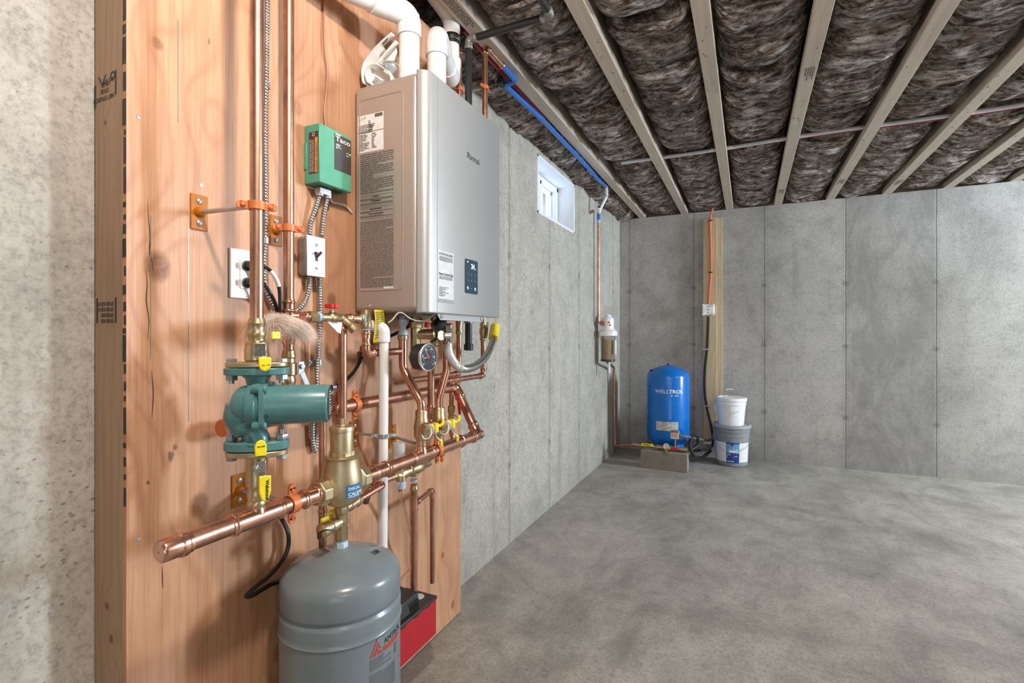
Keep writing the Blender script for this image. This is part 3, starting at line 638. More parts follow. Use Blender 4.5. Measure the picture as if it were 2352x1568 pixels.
# bracket under the cover and the things that hang out of the underside
a = at(1002, 712, X=HXF-.012); b = at(1112, 728, X=HXF-.012)
g = G().prism((HXF-.012, a.y, HZ0+.002), YA, UP, [(0, 0), (.018, -.020), (b.y-a.y-.016, -.020), (b.y-a.y, 0)], .002); br = obj('bottom_bracket', g, M['heater_front'], bo, bevel=.001)
for yy in (a.y+.024, b.y-.024): obj('bracket_screw', head(G(), (HXF-.0098, yy, HZ0-.008), XA, .006, .003), M['gasfit'], bo)
g = G()
for px in (925, 957, 1000): p = at(px, 735, X=-.95); g.lathe((-.95, p.y, HZ0+.010), -UP, [(0, .020), (.014, .020), (.014, .016), (.024, .016)], 6)
g.box((-1.0, HY0+.08, HZ0-.004), (-.86, HY1-.06, HZ0+.01)); obj('underside_socket', g, M['gasfit'], bo)
# ================================================================ flues and the manuals on top of the boiler
RV = .030
def coupling(g, p, d, r, L): return g.lathe(p, d, [(-L/2, r), (-L/2, r*1.10), (L/2, r*1.10), (L/2, r)], 32)
vx, vy = -.90, 1.203
e1 = at(925, 42, Y=1.16); vb = V((vx, vy, HZ1-.006)); ve = V((vx, vy, 2.060)); vq = V((-.90, 1.165, 2.062))
far = at(770, -37, X=-.98)
t = thing('flue_pipe', 'white plastic flue rising from the boiler and bending toward the camera overhead', 'pipe', vb)
obj('pipe', G().tube([vb, ve], RV, 32), M['pvc'], t)
dv = (far-ve).normalized(); obj('pipe', G().tube([ve+dv*.07, ve+dv*(far-ve).length*3.2], RV, 32), M['pvc'], t)
g = G().tube([ve-UP*.055, ve, ve+dv*.10], RV*1.12, 32, .05, 10); coupling(g, ve-UP*.045, UP, RV*1.06, .040); coupling(g, ve+dv*.10, dv, RV*1.06, .045); obj('elbow', g, M['pvc'], t)
obj('gasket', G().lathe(vb, UP, [(0, RV*1.25), (.014, RV*1.22), (.016, RV)], 32), M['gasfit'], t)
p2 = V((-.90, 1.347, HZ1-.006)); t2 = V((-.90, 1.347, 2.02)); e2 = V((-.955, 1.475, 1.99)); lo = V((-.975, 1.53, 1.845)); e3 = V((-1.005, 1.60, 1.87)); hi = V((-1.005, 1.62, 2.17)); en = V((-1.03, 1.45, 2.215))
t = thing('air_intake_pipe', 'white plastic air intake with a return bend beside the flue', 'pipe', p2)
obj('pipe', G().tube([p2, V((p2.x, p2.y, 2.03))], RV, 32), M['pvc'], t)
c1 = V((-.90, 1.347, 2.085)); c2 = V((-1.003, 1.60, 2.070)); dh = (c2-c1).normalized(); top3 = V((-1.003, 1.60, 2.30))
g = G().tube([c1-UP*.065, c1, c1+dh*.085], RV*1.12, 32, .045, 10); coupling(g, c1-UP*.055, UP, RV*1.07, .038); obj('elbow', g, M['pvc'], t)
obj('pipe', G().tube([c1+dh*.06, c2-dh*.04], RV, 32), M['pvc'], t)
g = G().tube([c2-dh*.085, c2, c2+UP*.075], RV*1.12, 32, .045, 10); coupling(g, c2+UP*.065, UP, RV*1.07, .030); obj('elbow', g, M['pvc'], t)
obj('pipe', G().tube([c2+UP*.05, top3-UP*.04], RV*.95, 32), M['pvc'], t)
obj('band_clamp', G().lathe((-1.003, 1.60, 2.205), UP, [(0, RV*1.0), (0, RV*1.08), (.010, RV*1.12), (.024, RV*1.12), (.034, RV*1.08), (.034, RV)], 32), M['black'], t)
obj('band_clamp', G().lathe((-1.003, 1.60, 2.217), UP, [(0, RV*1.12), (.001, RV*1.15), (.011, RV*1.15), (.012, RV*1.12)], 32), M['chrome'], t)
obj('elbow', G().tube([(-1.003, 1.60, 2.235), (-1.003, 1.60, 2.305), (-1.018, 1.49, 2.345)], RV*1.04, 32, .05, 10), M['pvc'], t)
# manuals: curled booklets standing on top of the boiler
mn = thing('manual_booklet', 'curled white installation manuals stuffed behind the flue', 'booklet', (-.98, 1.15, HZ1))
def sheet(name, pix, y0, dfn, m, th):
    P = smoothpath([at(px, py, Y=y0) for px, py in pix], 8); vs = []
    for p in P: vs += [p, p+V((0, dfn(p), 0))]
    g = G().add(vs, [(2*i, 2*i+1, 2*i+3, 2*i+2) for i in range(len(P)-1)]); o = obj(name, g, M[m], mn, smooth=80); s_ = o.modifiers.new('thickness', 'SOLIDIFY'); s_.thickness = th; s_.offset = 0
deep = lambda p: .11 if p.x < -.985 else .11-min(.094, (p.x+.985)*4)
sheet('cover_page', [(833, 190), (830, 165), (837, 140), (858, 113), (880, 91), (899, 75)], 1.145, deep, 'paper', .0045)
sheet('inner_page', [(843, 188), (838, 168), (847, 151), (862, 147), (880, 156), (893, 168), (898, 186)], 1.145, deep, 'paper', .0035)
sheet('inner_page', [(862, 146), (880, 125), (897, 105), (908, 92)], 1.148, deep, 'label', .0015)
sheet('inner_page', [(866, 142), (880, 138), (900, 140), (913, 148)], 1.150, deep, 'label', .0010)
for pl in ([(851, 187), (847, 160), (862, 150), (886, 160), (899, 173), (902, 184)], [(868, 140), (907, 97), (912, 118), (905, 139)]):
    q = [at(px, py, Y=1.170) for px, py in pl]; g = G().add(q+[p+V((0, .002, 0)) for p in q], [tuple(range(len(q))), tuple(range(len(q), 2*len(q)))[::-1]]+[(i, (i+1) % len(q), len(q)+(i+1) % len(q), len(q)+i) for i in range(len(q))]); obj('printed_page', g, M['label'], mn)
q = at(862, 176, Y=1.169); lines(q, V((.6, 0, -.5)), V((.5, 0, .6)), .03, .022, 4, M['ink_soft'], mn, 71, .3, name='printed_text', lift=.0006)
q = at(886, 96, Y=1.144); obj('title_bar', G().obox(q-YA*.003, at(902, 92, Y=1.144)-at(886, 108, Y=1.144), YA, UP, .022, .002, .005), M['ink_soft'], mn)
# ================================================================ overhead gas and water pipes
gp = V((-.953, 1.640, 1.86)); gz = 2.236
t = run('gas_pipe', 'black iron gas pipe crossing under the joists above the boiler', 'pipe', [gp, V((gp.x, gp.y, gz)), V((at(1262, 30, Z=gz).x, gp.y, gz)), V((at(1262, 30, Z=gz).x, gp.y-1.35, gz+.003))], .0132, 'iron', 'gasfit', 1.3)
pc = at(1056, 150, X=-1.0)
run('copper_pipe', 'copper water pipe behind the black gas pipe above the boiler', 'pipe', [V((-1.0, pc.y, 1.50)), V((-1.0, pc.y, 2.22)), V((-1.035, pc.y-.05, 2.24))], .0095, 'copper', group=None)
hanger('orange clamp on the copper pipe behind the black gas pipe', (-1.0, pc.y, at(1056, 205, X=-1.0).z), .0095, UP, YA, platecol=None, w=.014)
xc = -.93; pd_ = at(1114, 200, X=xc); zt = min(at(1118, 110, X=xc).z, 2.250); rc3y = at(1110, 800, X=-1.0).y
t = run('copper_pipe', 'copper water pipe right of the gas pipe turning along the first joist', 'pipe', [V((-1.0, rc3y, 1.22)), V((-1.0, rc3y, 1.30)), V((xc, pd_.y, 1.37)), V((xc, pd_.y, zt)), V((xc, pd_.y+.15, zt))], .0112, 'copper')
obj('pex_adapter', G().lathe((xc, pd_.y+.145, zt), YA, [(0, .0125), (.004, .014), (.010, .014), (.012, .012), (.03, .012)], 20), M['copper_new'], t)
hanger('orange clamp on the copper pipe right of the gas pipe', (xc, pd_.y, at(1114, 202, X=xc).z), .0112, UP, YA, platecol=None, w=.014)
y0 = pd_.y+.16; y1 = y0+.13
t = thing('pex_pipe', 'blue plastic water pipe clipped along the left edge of the first joist', 'pipe', (xc, y0, zt))
obj('pipe', G().tube([V((xc, y0, zt)), V((xc, y1, zt)), V((-1.0, y1+.015, zt))], .0125, 16, .02), M['pex_blue'], t)
pts = [V((-1.0, y1-.01, 2.250)), V((-.998, y1+.05, 2.256)), V((-.990, y1+.30, 2.260)), V((-.983, y1+.50, 2.261)), V((-.983, y1+.8, 2.262)), V((-.981, 3.1, 2.262)), V((-.984, 3.4, 2.260)), V((-.99, 3.60, 2.260)), V((-.985, 3.78, 2.262))]
obj('pipe', G().sweep(smoothpath(pts, 8), .0125, 14), M['pex_blue'], t)
obj('fitting', G().lathe((-1.0, y1-.03, 2.250), YA, [(0, .013), (.003, .0155), (.012, .0155), (.014, .013), (.026, .013), (.030, .0155), (.038, .0155)], 18), M['black_plastic'], t)
for yy in (y1+.50, 3.42, 3.70): obj('pipe_clip', G().lathe((-.984, yy, 2.261), YA, [(-.005, .0140), (.005, .0140)], 16), M['copper'], t)
pr = thing('pex_pipe', 'red plastic water pipe seen behind the copper elbow at the first joist', 'pipe', (-.99, pd_.y-.25, 2.29))
obj('pipe', G().sweep(smoothpath([V((-.99, pd_.y-.06, 2.300)), V((-.99, pd_.y+.05, 2.295)), V((-.985, pd_.y+.35, 2.288)), V((-.99, pd_.y+.8, 2.30))], 6), .0115, 12), M['pex_red'], pr)
# the white line dropping to the filter by the corner
cx_ = at(1375, 560, X=-1.12); y5 = cx_.y; zt5 = at(1375, 487, X=-1.12).z
wa = V((-.985, 3.80, 2.262)); wb = V((-1.02, 3.95, 2.235)); wc = V((-1.075, 3.93, at(1358, 468, X=-1.075).z)); wd_ = V((-1.12, y5, zt5))
t = thing('pex_pipe', 'white plastic pipe dropping from the joist to the copper by the corner', 'pipe', wa)
obj('pipe', G().tube([wa, wb], .012, 14), M['pex_white'], t); obj('pipe', G().tube([wb, wc], .012, 14), M['pex_white'], t)
obj('elbow', G().tube([wc+V((0, 0, .02)), wc-V((0, 0, .01)), wd_+V((0, 0, .015)), wd_-V((0, 0, .02))], .0135, 14, .015), M['white'], t)
for q in (wb, wc+V((0, 0, .03))): obj('crimp_ring', G().lathe(q, (wc-wb).normalized(), [(-.006, .0145), (.006, .0145)], 16), M['black_plastic'], t)
t = thing('copper_pipe', 'copper pipe running down the left wall into the water filter', 'pipe', (-1.12, y5, zt5))
obj('tape_band', G().lathe((-1.12, y5, zt5-.01), -UP, [(0, .0135), (.055, .0135)], 16), M['pex_blue'], t); obj('tape_band', G().lathe((-1.12, y5, zt5-.065), -UP, [(0, .0138), (.03, .0138)], 16), M['tape_blue'], t)
zf = at(1380, 742, X=-1.12).z
obj('pipe', G().tube([(-1.12, y5, zt5-.09), (-1.12, y5, zf), (-1.075, y5+.02, zf)], .0105, 14, .02), M['copper'], t)
g = G(); press(g, V((-1.12, y5, zt5-.09)), -UP, .0105); obj('coupling', g, M['brass'], t)
# white and red lines across the joists
y3 = 3.50
for lab, m_, dz, dy in (('white plastic pipe crossing above the joists', 'pex_white', 2.328, 0.0), ('red plastic pipe crossing above the joists beside the white one', 'pex_red', 2.334, .032)):
    P = [V((-.80 if m_ == 'pex_white' else -.62, y3+dy, dz)), V((-.2, y3+.01+dy*.6, dz-.002)), V((.4, y3-.01+dy, dz)), V((.9, y3+.005+dy*1.2, dz-.002)), V((1.35, y3+dy, dz)), V((1.62, y3+dy, dz+.06))]
    top('pex_pipe', G().sweep(smoothpath(P, 6), .012, 12), M[m_], lab, 'pipe', org=None)
# ================================================================ risers on the left of the plywood
RX, RY = -.882, .684
def pa_(py, X=RX, Y=RY): # height seen at image row py on the vertical through X, Y
    zc = cs*Y+sn*abs(X) if X < 0 else cs*Y-sn*X
    return CAMZ-(py-HZ)*zc/FPX
t = thing('copper_riser', 'thick copper riser standing off the plywood above the teal pump', 'pipe', (RX, RY, pa_(735)))
obj('pipe', G().tube([(RX, RY, pa_(738)), (RX, RY, ZT+.2)], .0127, 24), M['copper'], t)
RX2, RY2 = -1.0, .862
t = thing('copper_riser', 'second copper riser close to the plywood behind the first', 'pipe', (RX2, RY2, pa_(800, RX2, RY2)))
obj('pipe', G().tube([(RX2, RY2, pa_(806, RX2, RY2)), (RX2, RY2, ZT+.2)], .0122, 24), M['copper'], t)
g = G(); z_ = pa_(700, RX2, RY2); press(g, V((RX2, RY2, z_+.014)), -UP, .0122); press(g, V((RX2, RY2, z_-.022)), UP, .0122); g.tube([(RX2, RY2, z_), (RX2, RY2, z_-.075)], .0136, 20)
press(g, V((RX2, RY2, z_-.095)), UP, .0122); obj('coupling', g, M['copper_new'], t)
ph1 = at(456, 488, X=XP)
hanger('amber plate and clamp holding the thick front riser', (RX, RY, pa_(473)), .0127, UP, (.55, .83, 0), plate=(ph1.y, ph1.z))
ph2 = at(632, 530, X=XP)
hanger('glossy amber plate and clamp holding the second riser', (RX2, RY2, pa_(524, RX2, RY2)), .0122, UP, (.5, .86, 0), plate=(ph2.y, ph2.z))
# isolation valves and flanges round the circulator
uM = V((.797, .604, 0)).normalized(); eM = V((.80, .60, 0)).normalized()
def flange(z0, h, a, b, m, parent, name):
    g = G().prism((RX, RY, z0), eM, UP.cross(eM), oval(a, b, 40), h); return obj(name, g, M[m], parent, bevel=.0018)
def z(py): return pa_(py)
PX = lambda px, dep=0: None
v1 = thing('isolation_valve', 'brass flanged ball valve above the teal pump', 'valve', (RX, RY, z(843)))
sc_ = 1/1156.0
brass((RX, RY, z(731)), -UP, [(0, .0125), (0, .0145), (.006, .0160), (.010, .0172), (.016, .0150), (.024, .0148), (.028, .0172), (.034, .0172), (.038, .0150), (.044, .0150), (.048, .0205), (.052, .0212), (.058, .0212), (.060, .0225), (.082, .0225), (.085, .0190), (.094, .0190)], v1, seg=32)
flange(z(842), .0095, .057, .030, 'brass_rough', v1, 'flange')
g = G(); g.obox((RX+.026, RY-.006, z(803)), eM, (0, 0, 1), uM.cross(UP), .006, .028, .020); q = V((RX, RY, z(803)))+V((.75, -.4, 0)).normalized()*.034
dH = V((.75, -.4, 0)).normalized(); sH = V((0, 0, 1)).cross(dH)
def lever(parent, c, down, grip_m, L=.030, gl=.030, bw=.017, txt=None, lab=None, offs=.012):
    """stamped lever: mounting plate on the stem c, offset arm, vinyl grip"""
    c = V(c); up = UP*(1 if not down else -1)
    g = G(); g.obox(c, sH, UP, dH, bw, .026, .0022)
    g.obox(c-UP*(.013)*(1 if down else -1)+dH*offs*.5+sH*offs*.4, (sH*.4+dH*1.0), sH, UP, offs*1.5, bw, .0022)
    tip = c-UP*(.013)*(1 if down else -1)+dH*offs+sH*offs*.5
    obj('lever_arm', g, M['chrome'], parent, bevel=.0005)
    obj('stem_nut', hexg(G(), c+dH*.001, dH, .0072, .005).lathe(c+dH*.005, dH, [(0, .003), (.004, .003)], 12), M['chrome'], parent)
    g = G(); w2 = bw*.56; pol = [(-w2, 0), (w2, 0), (w2, -gl*.62), (w2*.62, -gl*.9), (0, -gl), (-w2*.62, -gl*.9), (-w2, -gl*.62)]
    if not down: pol = [(a, -b) for a, b in pol][::-1]
    g.prism(tip-dH*.003, sH, UP, pol, .0065) ; gr = obj('lever_grip', g, M[grip_m], parent, bevel=.0022, segs=3)
    return tip, gr
lever(v1, q+UP*.0, True, 'yellow', gl=.028, bw=.020)
brass(V((RX, RY, z(803))), dH, [(0, .014), (.028, .013), (.034, .006), (.036, .006)], v1, 'valve_stem')
text('ON  OFF', V((RX, RY, z(803)))+dH*.055+sH*-.002+UP*-.030, sH, UP, .003, M['ink'], v1, 'grip_lettering', .02)
v2 = thing('isolation_valve', 'brass flanged ball valve below the teal pump, on the header pipe', 'valve', (RX, RY, z(1165)))
flange(z(1045), .0105, .057, .030, 'brass_rough', v2, 'flange')
brass((RX, RY, z(1043)), -UP, [(0, .0205), (.010, .0195), (.016, .0195), (.040, .0195), (.042, .0200), (.060, .0200), (.062, .0185), (.068, .0165), (.074, .0180), (.084, .0180), (.090, .0160), (.094, .0182), (.100, .0182), (.104, .0160), (.114, .0155), (.118, .0130)], v2, seg=32)
q2 = V((RX, RY, z(1066)))+dH*.034
brass(V((RX, RY, z(1066))), dH, [(0, .013), (.028, .012), (.034, .006), (.036, .006)], v2, 'valve_stem')
tip, gr = lever(v2, q2, True, 'yellow', gl=.050, bw=.019)
text('Webstone', tip+dH*.0036+sH*.001-UP*.008, -UP, sH, .0062, M['ink'], v2, 'grip_lettering', .03)
g = G(); tp = q2+UP*.040+dH*.004; g.prism(tp-dH*.003, sH, UP, [(-.0105, -.016), (.0105, -.016), (.0105, .004), (.007, .012), (0, .0155), (-.007, .012), (-.0105, .004)], .007); obj('drain_grip', g, M['yellow'], v2, bevel=.0022, segs=3)
text('ON OFF', tp+dH*.0042+sH*-.007-UP*-.001, sH, UP, .0028, M['ink'], v2, 'grip_lettering', .02)
obj('drain_arm', G().obox(tp-UP*.018-dH*.002, sH, dH, UP, .018, .014, .002), M['chrome'], v2)
# circulator
pu = thing('circulator_pump', 'teal cast circulator pump with a cylindrical motor and bolted flanges', 'pump', (RX, RY, z(1032)))
pc_ = V((RX, RY, z(930)))
flange(z(860), z(843)-z(860)-.0008, .060, .031, 'teal', pu, 'top_flange'); flange(z(1031), .0175, .060, .031, 'teal', pu, 'bottom_flange')
g = G(); nk = [V((RX, RY, z(858))), V((RX, RY, z(870))), V((RX-.001, RY, z(890))), V((RX-.004, RY-.002, z(915)))]; g.sweep(nk, [.031, .0205, .0165, .024], 24)
bk = pc_-uM*.022; g.sweep(smoothpath([bk+UP*.0, bk-UP*.030-uM*.004, V((RX, RY, z(985)))-uM*.010, V((RX, RY, z(1008))), V((RX, RY, z(1016)))], 4), [.034]*4+[.030]*4+[.0235]*4+[.024]*4+[.033], 24)
g.lathe(pc_-uM*.045, uM, [(0, .002), (0, .016), (.004, .026), (.010, .034), (.018, .0385), (.032, .041), (.034, .0455), (.050, .0462), (.052, .042), (.060, .040)], 40)
obj('volute', g, M['teal'], pu, smooth=55)
mf_ = pc_+uM*.014; sU = UP.cross(uM)
g = G().prism(mf_, UP, uM.cross(UP)*-1, rrect(.088, .084, .014, 5), .0085) if False else G()
g.prism(mf_, sU, UP, rrect(.086, .088, .014, 5), .0085); mo = mf_
g.lathe(mf_, uM, [(.004, .041), (.014, .0395), (.118, .0385), (.122, .037), (.1235, .034)], 48); obj('motor', g, M['teal'], pu, smooth=50)
for i, j in ((-1, -1), (-1, 1), (1, -1), (1, 1)):
    c = mf_+sU*i*.034+UP*j*.036; g = G(); g.lathe(c-uM*.012, uM, [(0, .009), (.012, .010)], 16); head(g, c+uM*.009, uM, .0075, .004); obj('motor_bolt', g, M['teal'], pu)
obj('name_plate', G().lathe(mf_+uM*.1232, uM, [(0, .0335), (.0012, .0335)], 48), M['black_plastic'], pu)
lines(mf_+uM*.1246-sU*.018+UP*.026, sU, UP, .036, .050, 9, M['label'], pu, 33, .4, 'plate_text', ragged=.5)
obj('oil_hole', G().lathe(mf_-sU*.030+uM*.012+UP*-.018, -sU*.9+uM*.1, [(0, .0028), (.010, .0028)], 10), M['black'], pu)
for s_ in (-1, 1):
    c = V((RX, RY, 0))+eM*s_*.046
    g = G(); hexg(g, c+UP*z(833), UP, .0105, .0085); obj('flange_bolt', g, M['steel'], pu)
    g = G(); hexg(g, c+UP*(z(860)-.0105), UP, .0115, .0105); g.lathe(c+UP*(z(860)-.017), UP, [(0, .0052), (.010, .0052)], 12); obj('flange_nut', g, M['steel'], pu)
    g = G(); hexg(g, c+UP*(z(1031)+.0175), UP, .0115, .0115); g.lathe(c+UP*(z(1031)+.029), UP, [(0, .0056), (.010, .0056), (.012, .004)], 12); obj('flange_nut', g, M['steel'], pu)
    obj('flange_bolt', hexg(G(), c+UP*(z(1045)-.0085), UP, .0105, .0085), M['steel'], pu)
# lint tuft caught on the pipes
rnd = random.Random(11); g = G()
tc = V((-.93, .80, CAMZ+.006))
for k in range(11000):
    u_ = rnd.uniform(0, 1)**.9; px_ = 596+100*u_; topy = 728-10*math.sin(PI*u_)+10*u_; py_ = topy+abs(rnd.gauss(0, 1))*(20-8*u_)
    base = at(px_+rnd.gauss(0, 3), py_, X=-.925+rnd.gauss(0, .016)-.03*u_)
    sd = (u_-.38)*2.2; cl = noise.noise(V((px_*.06, py_*.06, 3)))
    d = V((rnd.gauss(.15, .22)+cl*.5, sd+rnd.gauss(0, .22)+cl*.6, .25-abs(sd)*.4+rnd.gauss(0, .22))).normalized(); c_ = V((rnd.gauss(0, .12), sd*.3, -1.0+cl*.5))
    L = rnd.uniform(.008, .030)*(1.25 if u_ > .6 or u_ < .12 else 1)
    p = base; w_ = rnd.uniform(.00016, .0003); pr_ = d.cross(V((.6, -.7, .3))).normalized(); q = []
    for i in range(5):
        f = i/4; pt = p+d*L*f+c_*L*f*f*.8; ww = w_*(1-f*.75); q += [pt-pr_*ww, pt+pr_*ww]
    g.add(q, [(2*i, 2*i+1, 2*i+3, 2*i+2) for i in range(4)])
tuft = top('insulation_tuft', g, plain('pale_glass_fibre_tuft', (.72, .56, .46), .9, var=.25, nscale=30), 'pale tuft of loose insulation fibre caught between the two risers', 'insulation', kind='stuff', smooth=180)
# ================================================================ the front header pipe
hz = .7605; hp0 = at(392, 1262, X=RX); hy0 = .5085; hy1 = 1.603; hr = .0170
hd = thing('header_pipe', 'thick copper header pipe running along the plywood with a capped near end', 'pipe', (RX, hy0, hz))
for ya_, yb_ in ((hy0+.01, .828), (1.000, hy1)): obj('pipe', G().tube([(RX, ya_, hz), (RX, yb_, hz)], hr, 32), M['copper'], hd)
g = G(); g.lathe((RX, hy0-.008, hz), YA, [(0, .001), (0, hr*.92), (.0025, hr*1.08), (.006, hr*1.13), (.030, hr*1.13), (.033, hr*1.28), (.041, hr*1.28), (.044, hr*1.13), (.050, hr*1.13)], 32); obj('end_cap', g, M['copper_new'], hd)
obj('cap_marking', G().lathe((RX, hy0-.0085, hz), -YA, [(0, .0015), (.0008, .0015)], 8), M['copper'], hd)
tee_part((RX, RY, hz), hr, YA, UP, .0127, .050, .052, hd)
tee2 = at(968, 1030, X=RX).y; tee3 = 1.332
tee_part((RX, tee2, hz), hr, YA, UP, .0127, .045, .040, hd)
g = G(); c = V((RX, tee2+.10, hz)); g.tube([c-YA*.02, c+YA*.12], hr*1.12, 24); press(g, c+YA*.135, -YA, hr, .8); g.lathe((RX, tee3, hz), UP, [(0, .018), (.036, .0150)], 20); obj('tee', g, M['copper_new'], hd)
g = G(); press(g, V((RX, 1.02, hz)), YA, hr*1.0); press(g, V((RX, 1.085, hz)), -YA, hr); g.tube([(RX, 1.02, hz), (RX, 1.08, hz)], hr*1.12, 24)
obj('coupling', g, M['copper_new'], hd)
yh = at(1100, 985, X=RX).y
rz = .925; rxx = -1.0; rr = .0165
rear_end = at(1045, 882, X=rxx); rc = V((rxx, 1.625, rz)); fe = V((RX, yh-.01, hz))
g = elbow_g(G(), (RX, yh-.3, hz), fe, rc, hr, hr*1.5); obj('elbow', g, M['copper_new'], hd)
obj('pipe', G().tube([fe, rc], hr*.96, 24), M['copper'], hd)
rh = thing('rear_header_pipe', 'thick copper pipe fixed close to the plywood behind the pump, orange-capped at the near end', 'pipe', (rxx, .70, rz))
obj('pipe', G().tube([(rxx, .70, rz), (rxx, 1.60, rz)], rr, 28), M['copper'], rh)
obj('end_cap', G().lathe((rxx, .688, rz), YA, [(0, .001), (0, rr*.95), (.003, rr*1.12), (.016, rr*1.14), (.018, rr*1.28), (.026, rr*1.28), (.029, rr*1.13), (.040, rr*1.13)], 28), M['orange'], rh)
g = elbow_g(G(), (rxx, 1.3, rz), rc, fe, rr, rr*1.4); obj('elbow', g, M['copper_new'], rh)
zz_ = (hz+rz)/2
hc = at(670, 1160, X=RX); hpl = at(548, 1125, X=XP)
hanger('amber plate and clamp holding the near end of the header pipe', (RX, hc.y, hz), hr, YA, UP, plate=(hpl.y, hpl.z), w=.020)
hc = at(1004, 1040, X=RX)
hanger('orange clamp holding the far end of the header pipe', (RX, hc.y, hz), hr, YA, UP, plate=(hc.y-.01, hz+.03), w=.020)
hc = at(815, 922, X=rxx)
hanger('orange clamp on the rear pipe beside the separator', (rxx, hc.y, rz), rr, YA, UP, w=.020, platecol='orange')
# ================================================================ the air separator and the tank
SX, SY = RX, .914
def zs(py): return pa_(py, SX, SY)
sp_ = thing('air_separator', 'tall cast brass air separator with a blue label on the header pipe', 'air separator', (SX, SY, zs(1160)))
k_ = 1/957.
g = G(); g.lathe((SX, SY, zs(1162)), UP, [(0, .013), (.004, .022), (.010, .034), (.020, .042), (.034, .0465), (.050, .048), (.066, .0475), (.082, .0450), (.098, .0420), (.112, .0400), (.116, .0400), (.118, .0425), (.121, .0428), (.123, .040)], 48); obj('body', g, M['brass_rough'], sp_, smooth=50)
g = G(); hexg(g, (SX, SY, zs(1162)+.122), UP, .0300, .012); obj('collar', g, M['brass_rough'], sp_)
g = G(); g.lathe((SX, SY, zs(1047)), UP, [(0, .0265), (.057, .0270), (.060, .0262)], 40); obj('float_chamber', g, M['brass_rough'], sp_)
g = G(); n_ = 60; vs = [];
g.lathe((SX, SY, zs(990)), UP, [(0, .0268), (.0005, .0288), (.010, .0290), (.0125, .0275), (.0135, .010)], 60); obj('vent_cap', g, M['brass_rough'], sp_)
g = G(); g.lathe((SX, SY, zs(978)), UP, [(0, .0085), (.004, .0075), (.006, .0048), (.014, .0048), (.0145, .006), (.018, .006), (.019, .003)], 16); obj('vent_valve', g, M['brass'], sp_)
for s_ in (-1, 1):
    g = G(); g.lathe((SX, SY+s_*.035, hz), YA*s_, [(0, .026), (.018, .0285), (.020, .0300), (.042, .0295), (.044, .027)], 8, rot=PI/8); pt = obj('pipe_port', g, M['brass_rough'], sp_, bevel=.002)
    g = G(); press(g, V((SX, SY+s_*.092, hz)), -YA*s_, hr, 1.0); g.tube([V((SX, SY+s_*.075, hz)), V((SX, SY+s_*.112, hz))], hr*1.12, 24); press(g, V((SX, SY+s_*.120, hz)), -YA*s_, hr, .7); obj('coupling', g, M['copper_new'], sp_)
# blue label wrapped on the body
def cyl(cx, cy, rad, a0):
    def f(a, b, l): ang = a0+a/rad; return V((cx+(rad+l)*math.cos(ang), cy+(rad+l)*math.sin(ang), b))
    return f
la = at(797, 1135, X=SX); ang0 = R(-34)
wf = cyl(SX, SY, .0480, ang0)
g = G(); n = 10; zl0, zl1 = zs(1134)-.0, zs(1104)
for i in range(n): a0, a1 = i*.040/n, (i+1)*.040/n; g.add([wf(a0, zl0, .0009), wf(a1, zl0, .0009), wf(a1, zl1, .0009), wf(a0, zl1, .0009)], [(0, 1, 2, 3)])
obj('label', g, plain('label_blue', (.02, .16, .36), .4), sp_)
text('CALEFFI', (0, 0, 0), XA, YA, .0075, M['label'], sp_, 'label_lettering', .02, warp=lambda a, b, c: wf(.004+a, zl0+.007+b, .0012+c), sx=1.05)
text('DISCAL', (0, 0, 0), XA, YA, .0062, M['label'], sp_, 'label_lettering', .02, warp=lambda a, b, c: wf(.004+a, zl0+.020+b, .0012+c), sx=1.1)
lines((0, 0, 0), XA, YA, .030, .003, 1, M['label'], sp_, 3, warp=lambda a, b, l: wf(.004+a, zl0+.005+b, .0012), name='label_text')
# valve group between separator and tank
tv = thing('tank_valve', 'brass tank service valve with a yellow handle between separator and grey tank', 'valve', (SX, SY, zs(1238)))
brass((SX, SY, zs(1238)), UP, [(0, .0145), (.028, .0145), (.029, .0125), (.036, .0125), (.040, .0150), (.046, .0150), (.050, .0135), (.062, .0135), (.064, .0160), (.078, .0160), (.082, .013)], tv, seg=8)
dl = V((-.05, -1, -.06)).normalized(); c = V((SX, SY, zs(1196)))
brass(c, dl, [(0, .012), (.020, .0125), (.021, .015), (.032, .015), (.034, .0125), (.040, .0125)], tv, 'drain_outlet'); brass(c+dl*.040, dl, [(0, .0165), (.004, .0175), (.020, .0175), (.024, .014), (.026, .006)], tv, 'drain_cap', seg=12)
obj('cap_strap', cable([c+dl*.045+XA*.020, c+dl*.062+XA*.017+UP*.006, c+dl*.072+XA*.004, c+dl*.066-UP*.016-XA*.004], .002), M['black'], tv)
g = G(); w2 = c+dl*.030; g.obox(w2-XA*.016+UP*.010, YA, UP, XA, .040, .022, .006); g.obox(w2-XA*.014+UP*.026+YA*.018, YA, UP, XA, .024, .008, .012); g.obox(w2-XA*.014-UP*.022+YA*.004, YA, UP, XA, .022, .012, .010); obj('handle', g, M['yellow'], tv, bevel=.003, segs=3)
dr = V((-.08, 1, .06)).normalized(); c2 = V((SX, SY, zs(1170)))
brass(c2, dr, [(0, .012), (.024, .0125), (.026, .0145), (.034, .0145), (.036, .0130), (.052, .0130), (.054, .0150), (.064, .0140), (.066, .011)], tv, 'branch'); 
obj('thread_seal', G().lathe((SX, SY, zs(1250)), UP, [(0, .0125), (.004, .0132), (.011, .0125)], 20), M['tape_blue'], tv)
cc = c2+dr*.062; k1 = V((SX-.005, cc.y+.10, cc.z+.012)); k2 = k1+V((-.075, -.03, .010))
run('copper_pipe', 'short copper branch looping from the tank valve back toward the plywood', 'pipe', [cc, k1, k2, k2+V((-.010, -.01, .06))], .0078, 'copper')
rp = at(741, 1160, X=-.96)
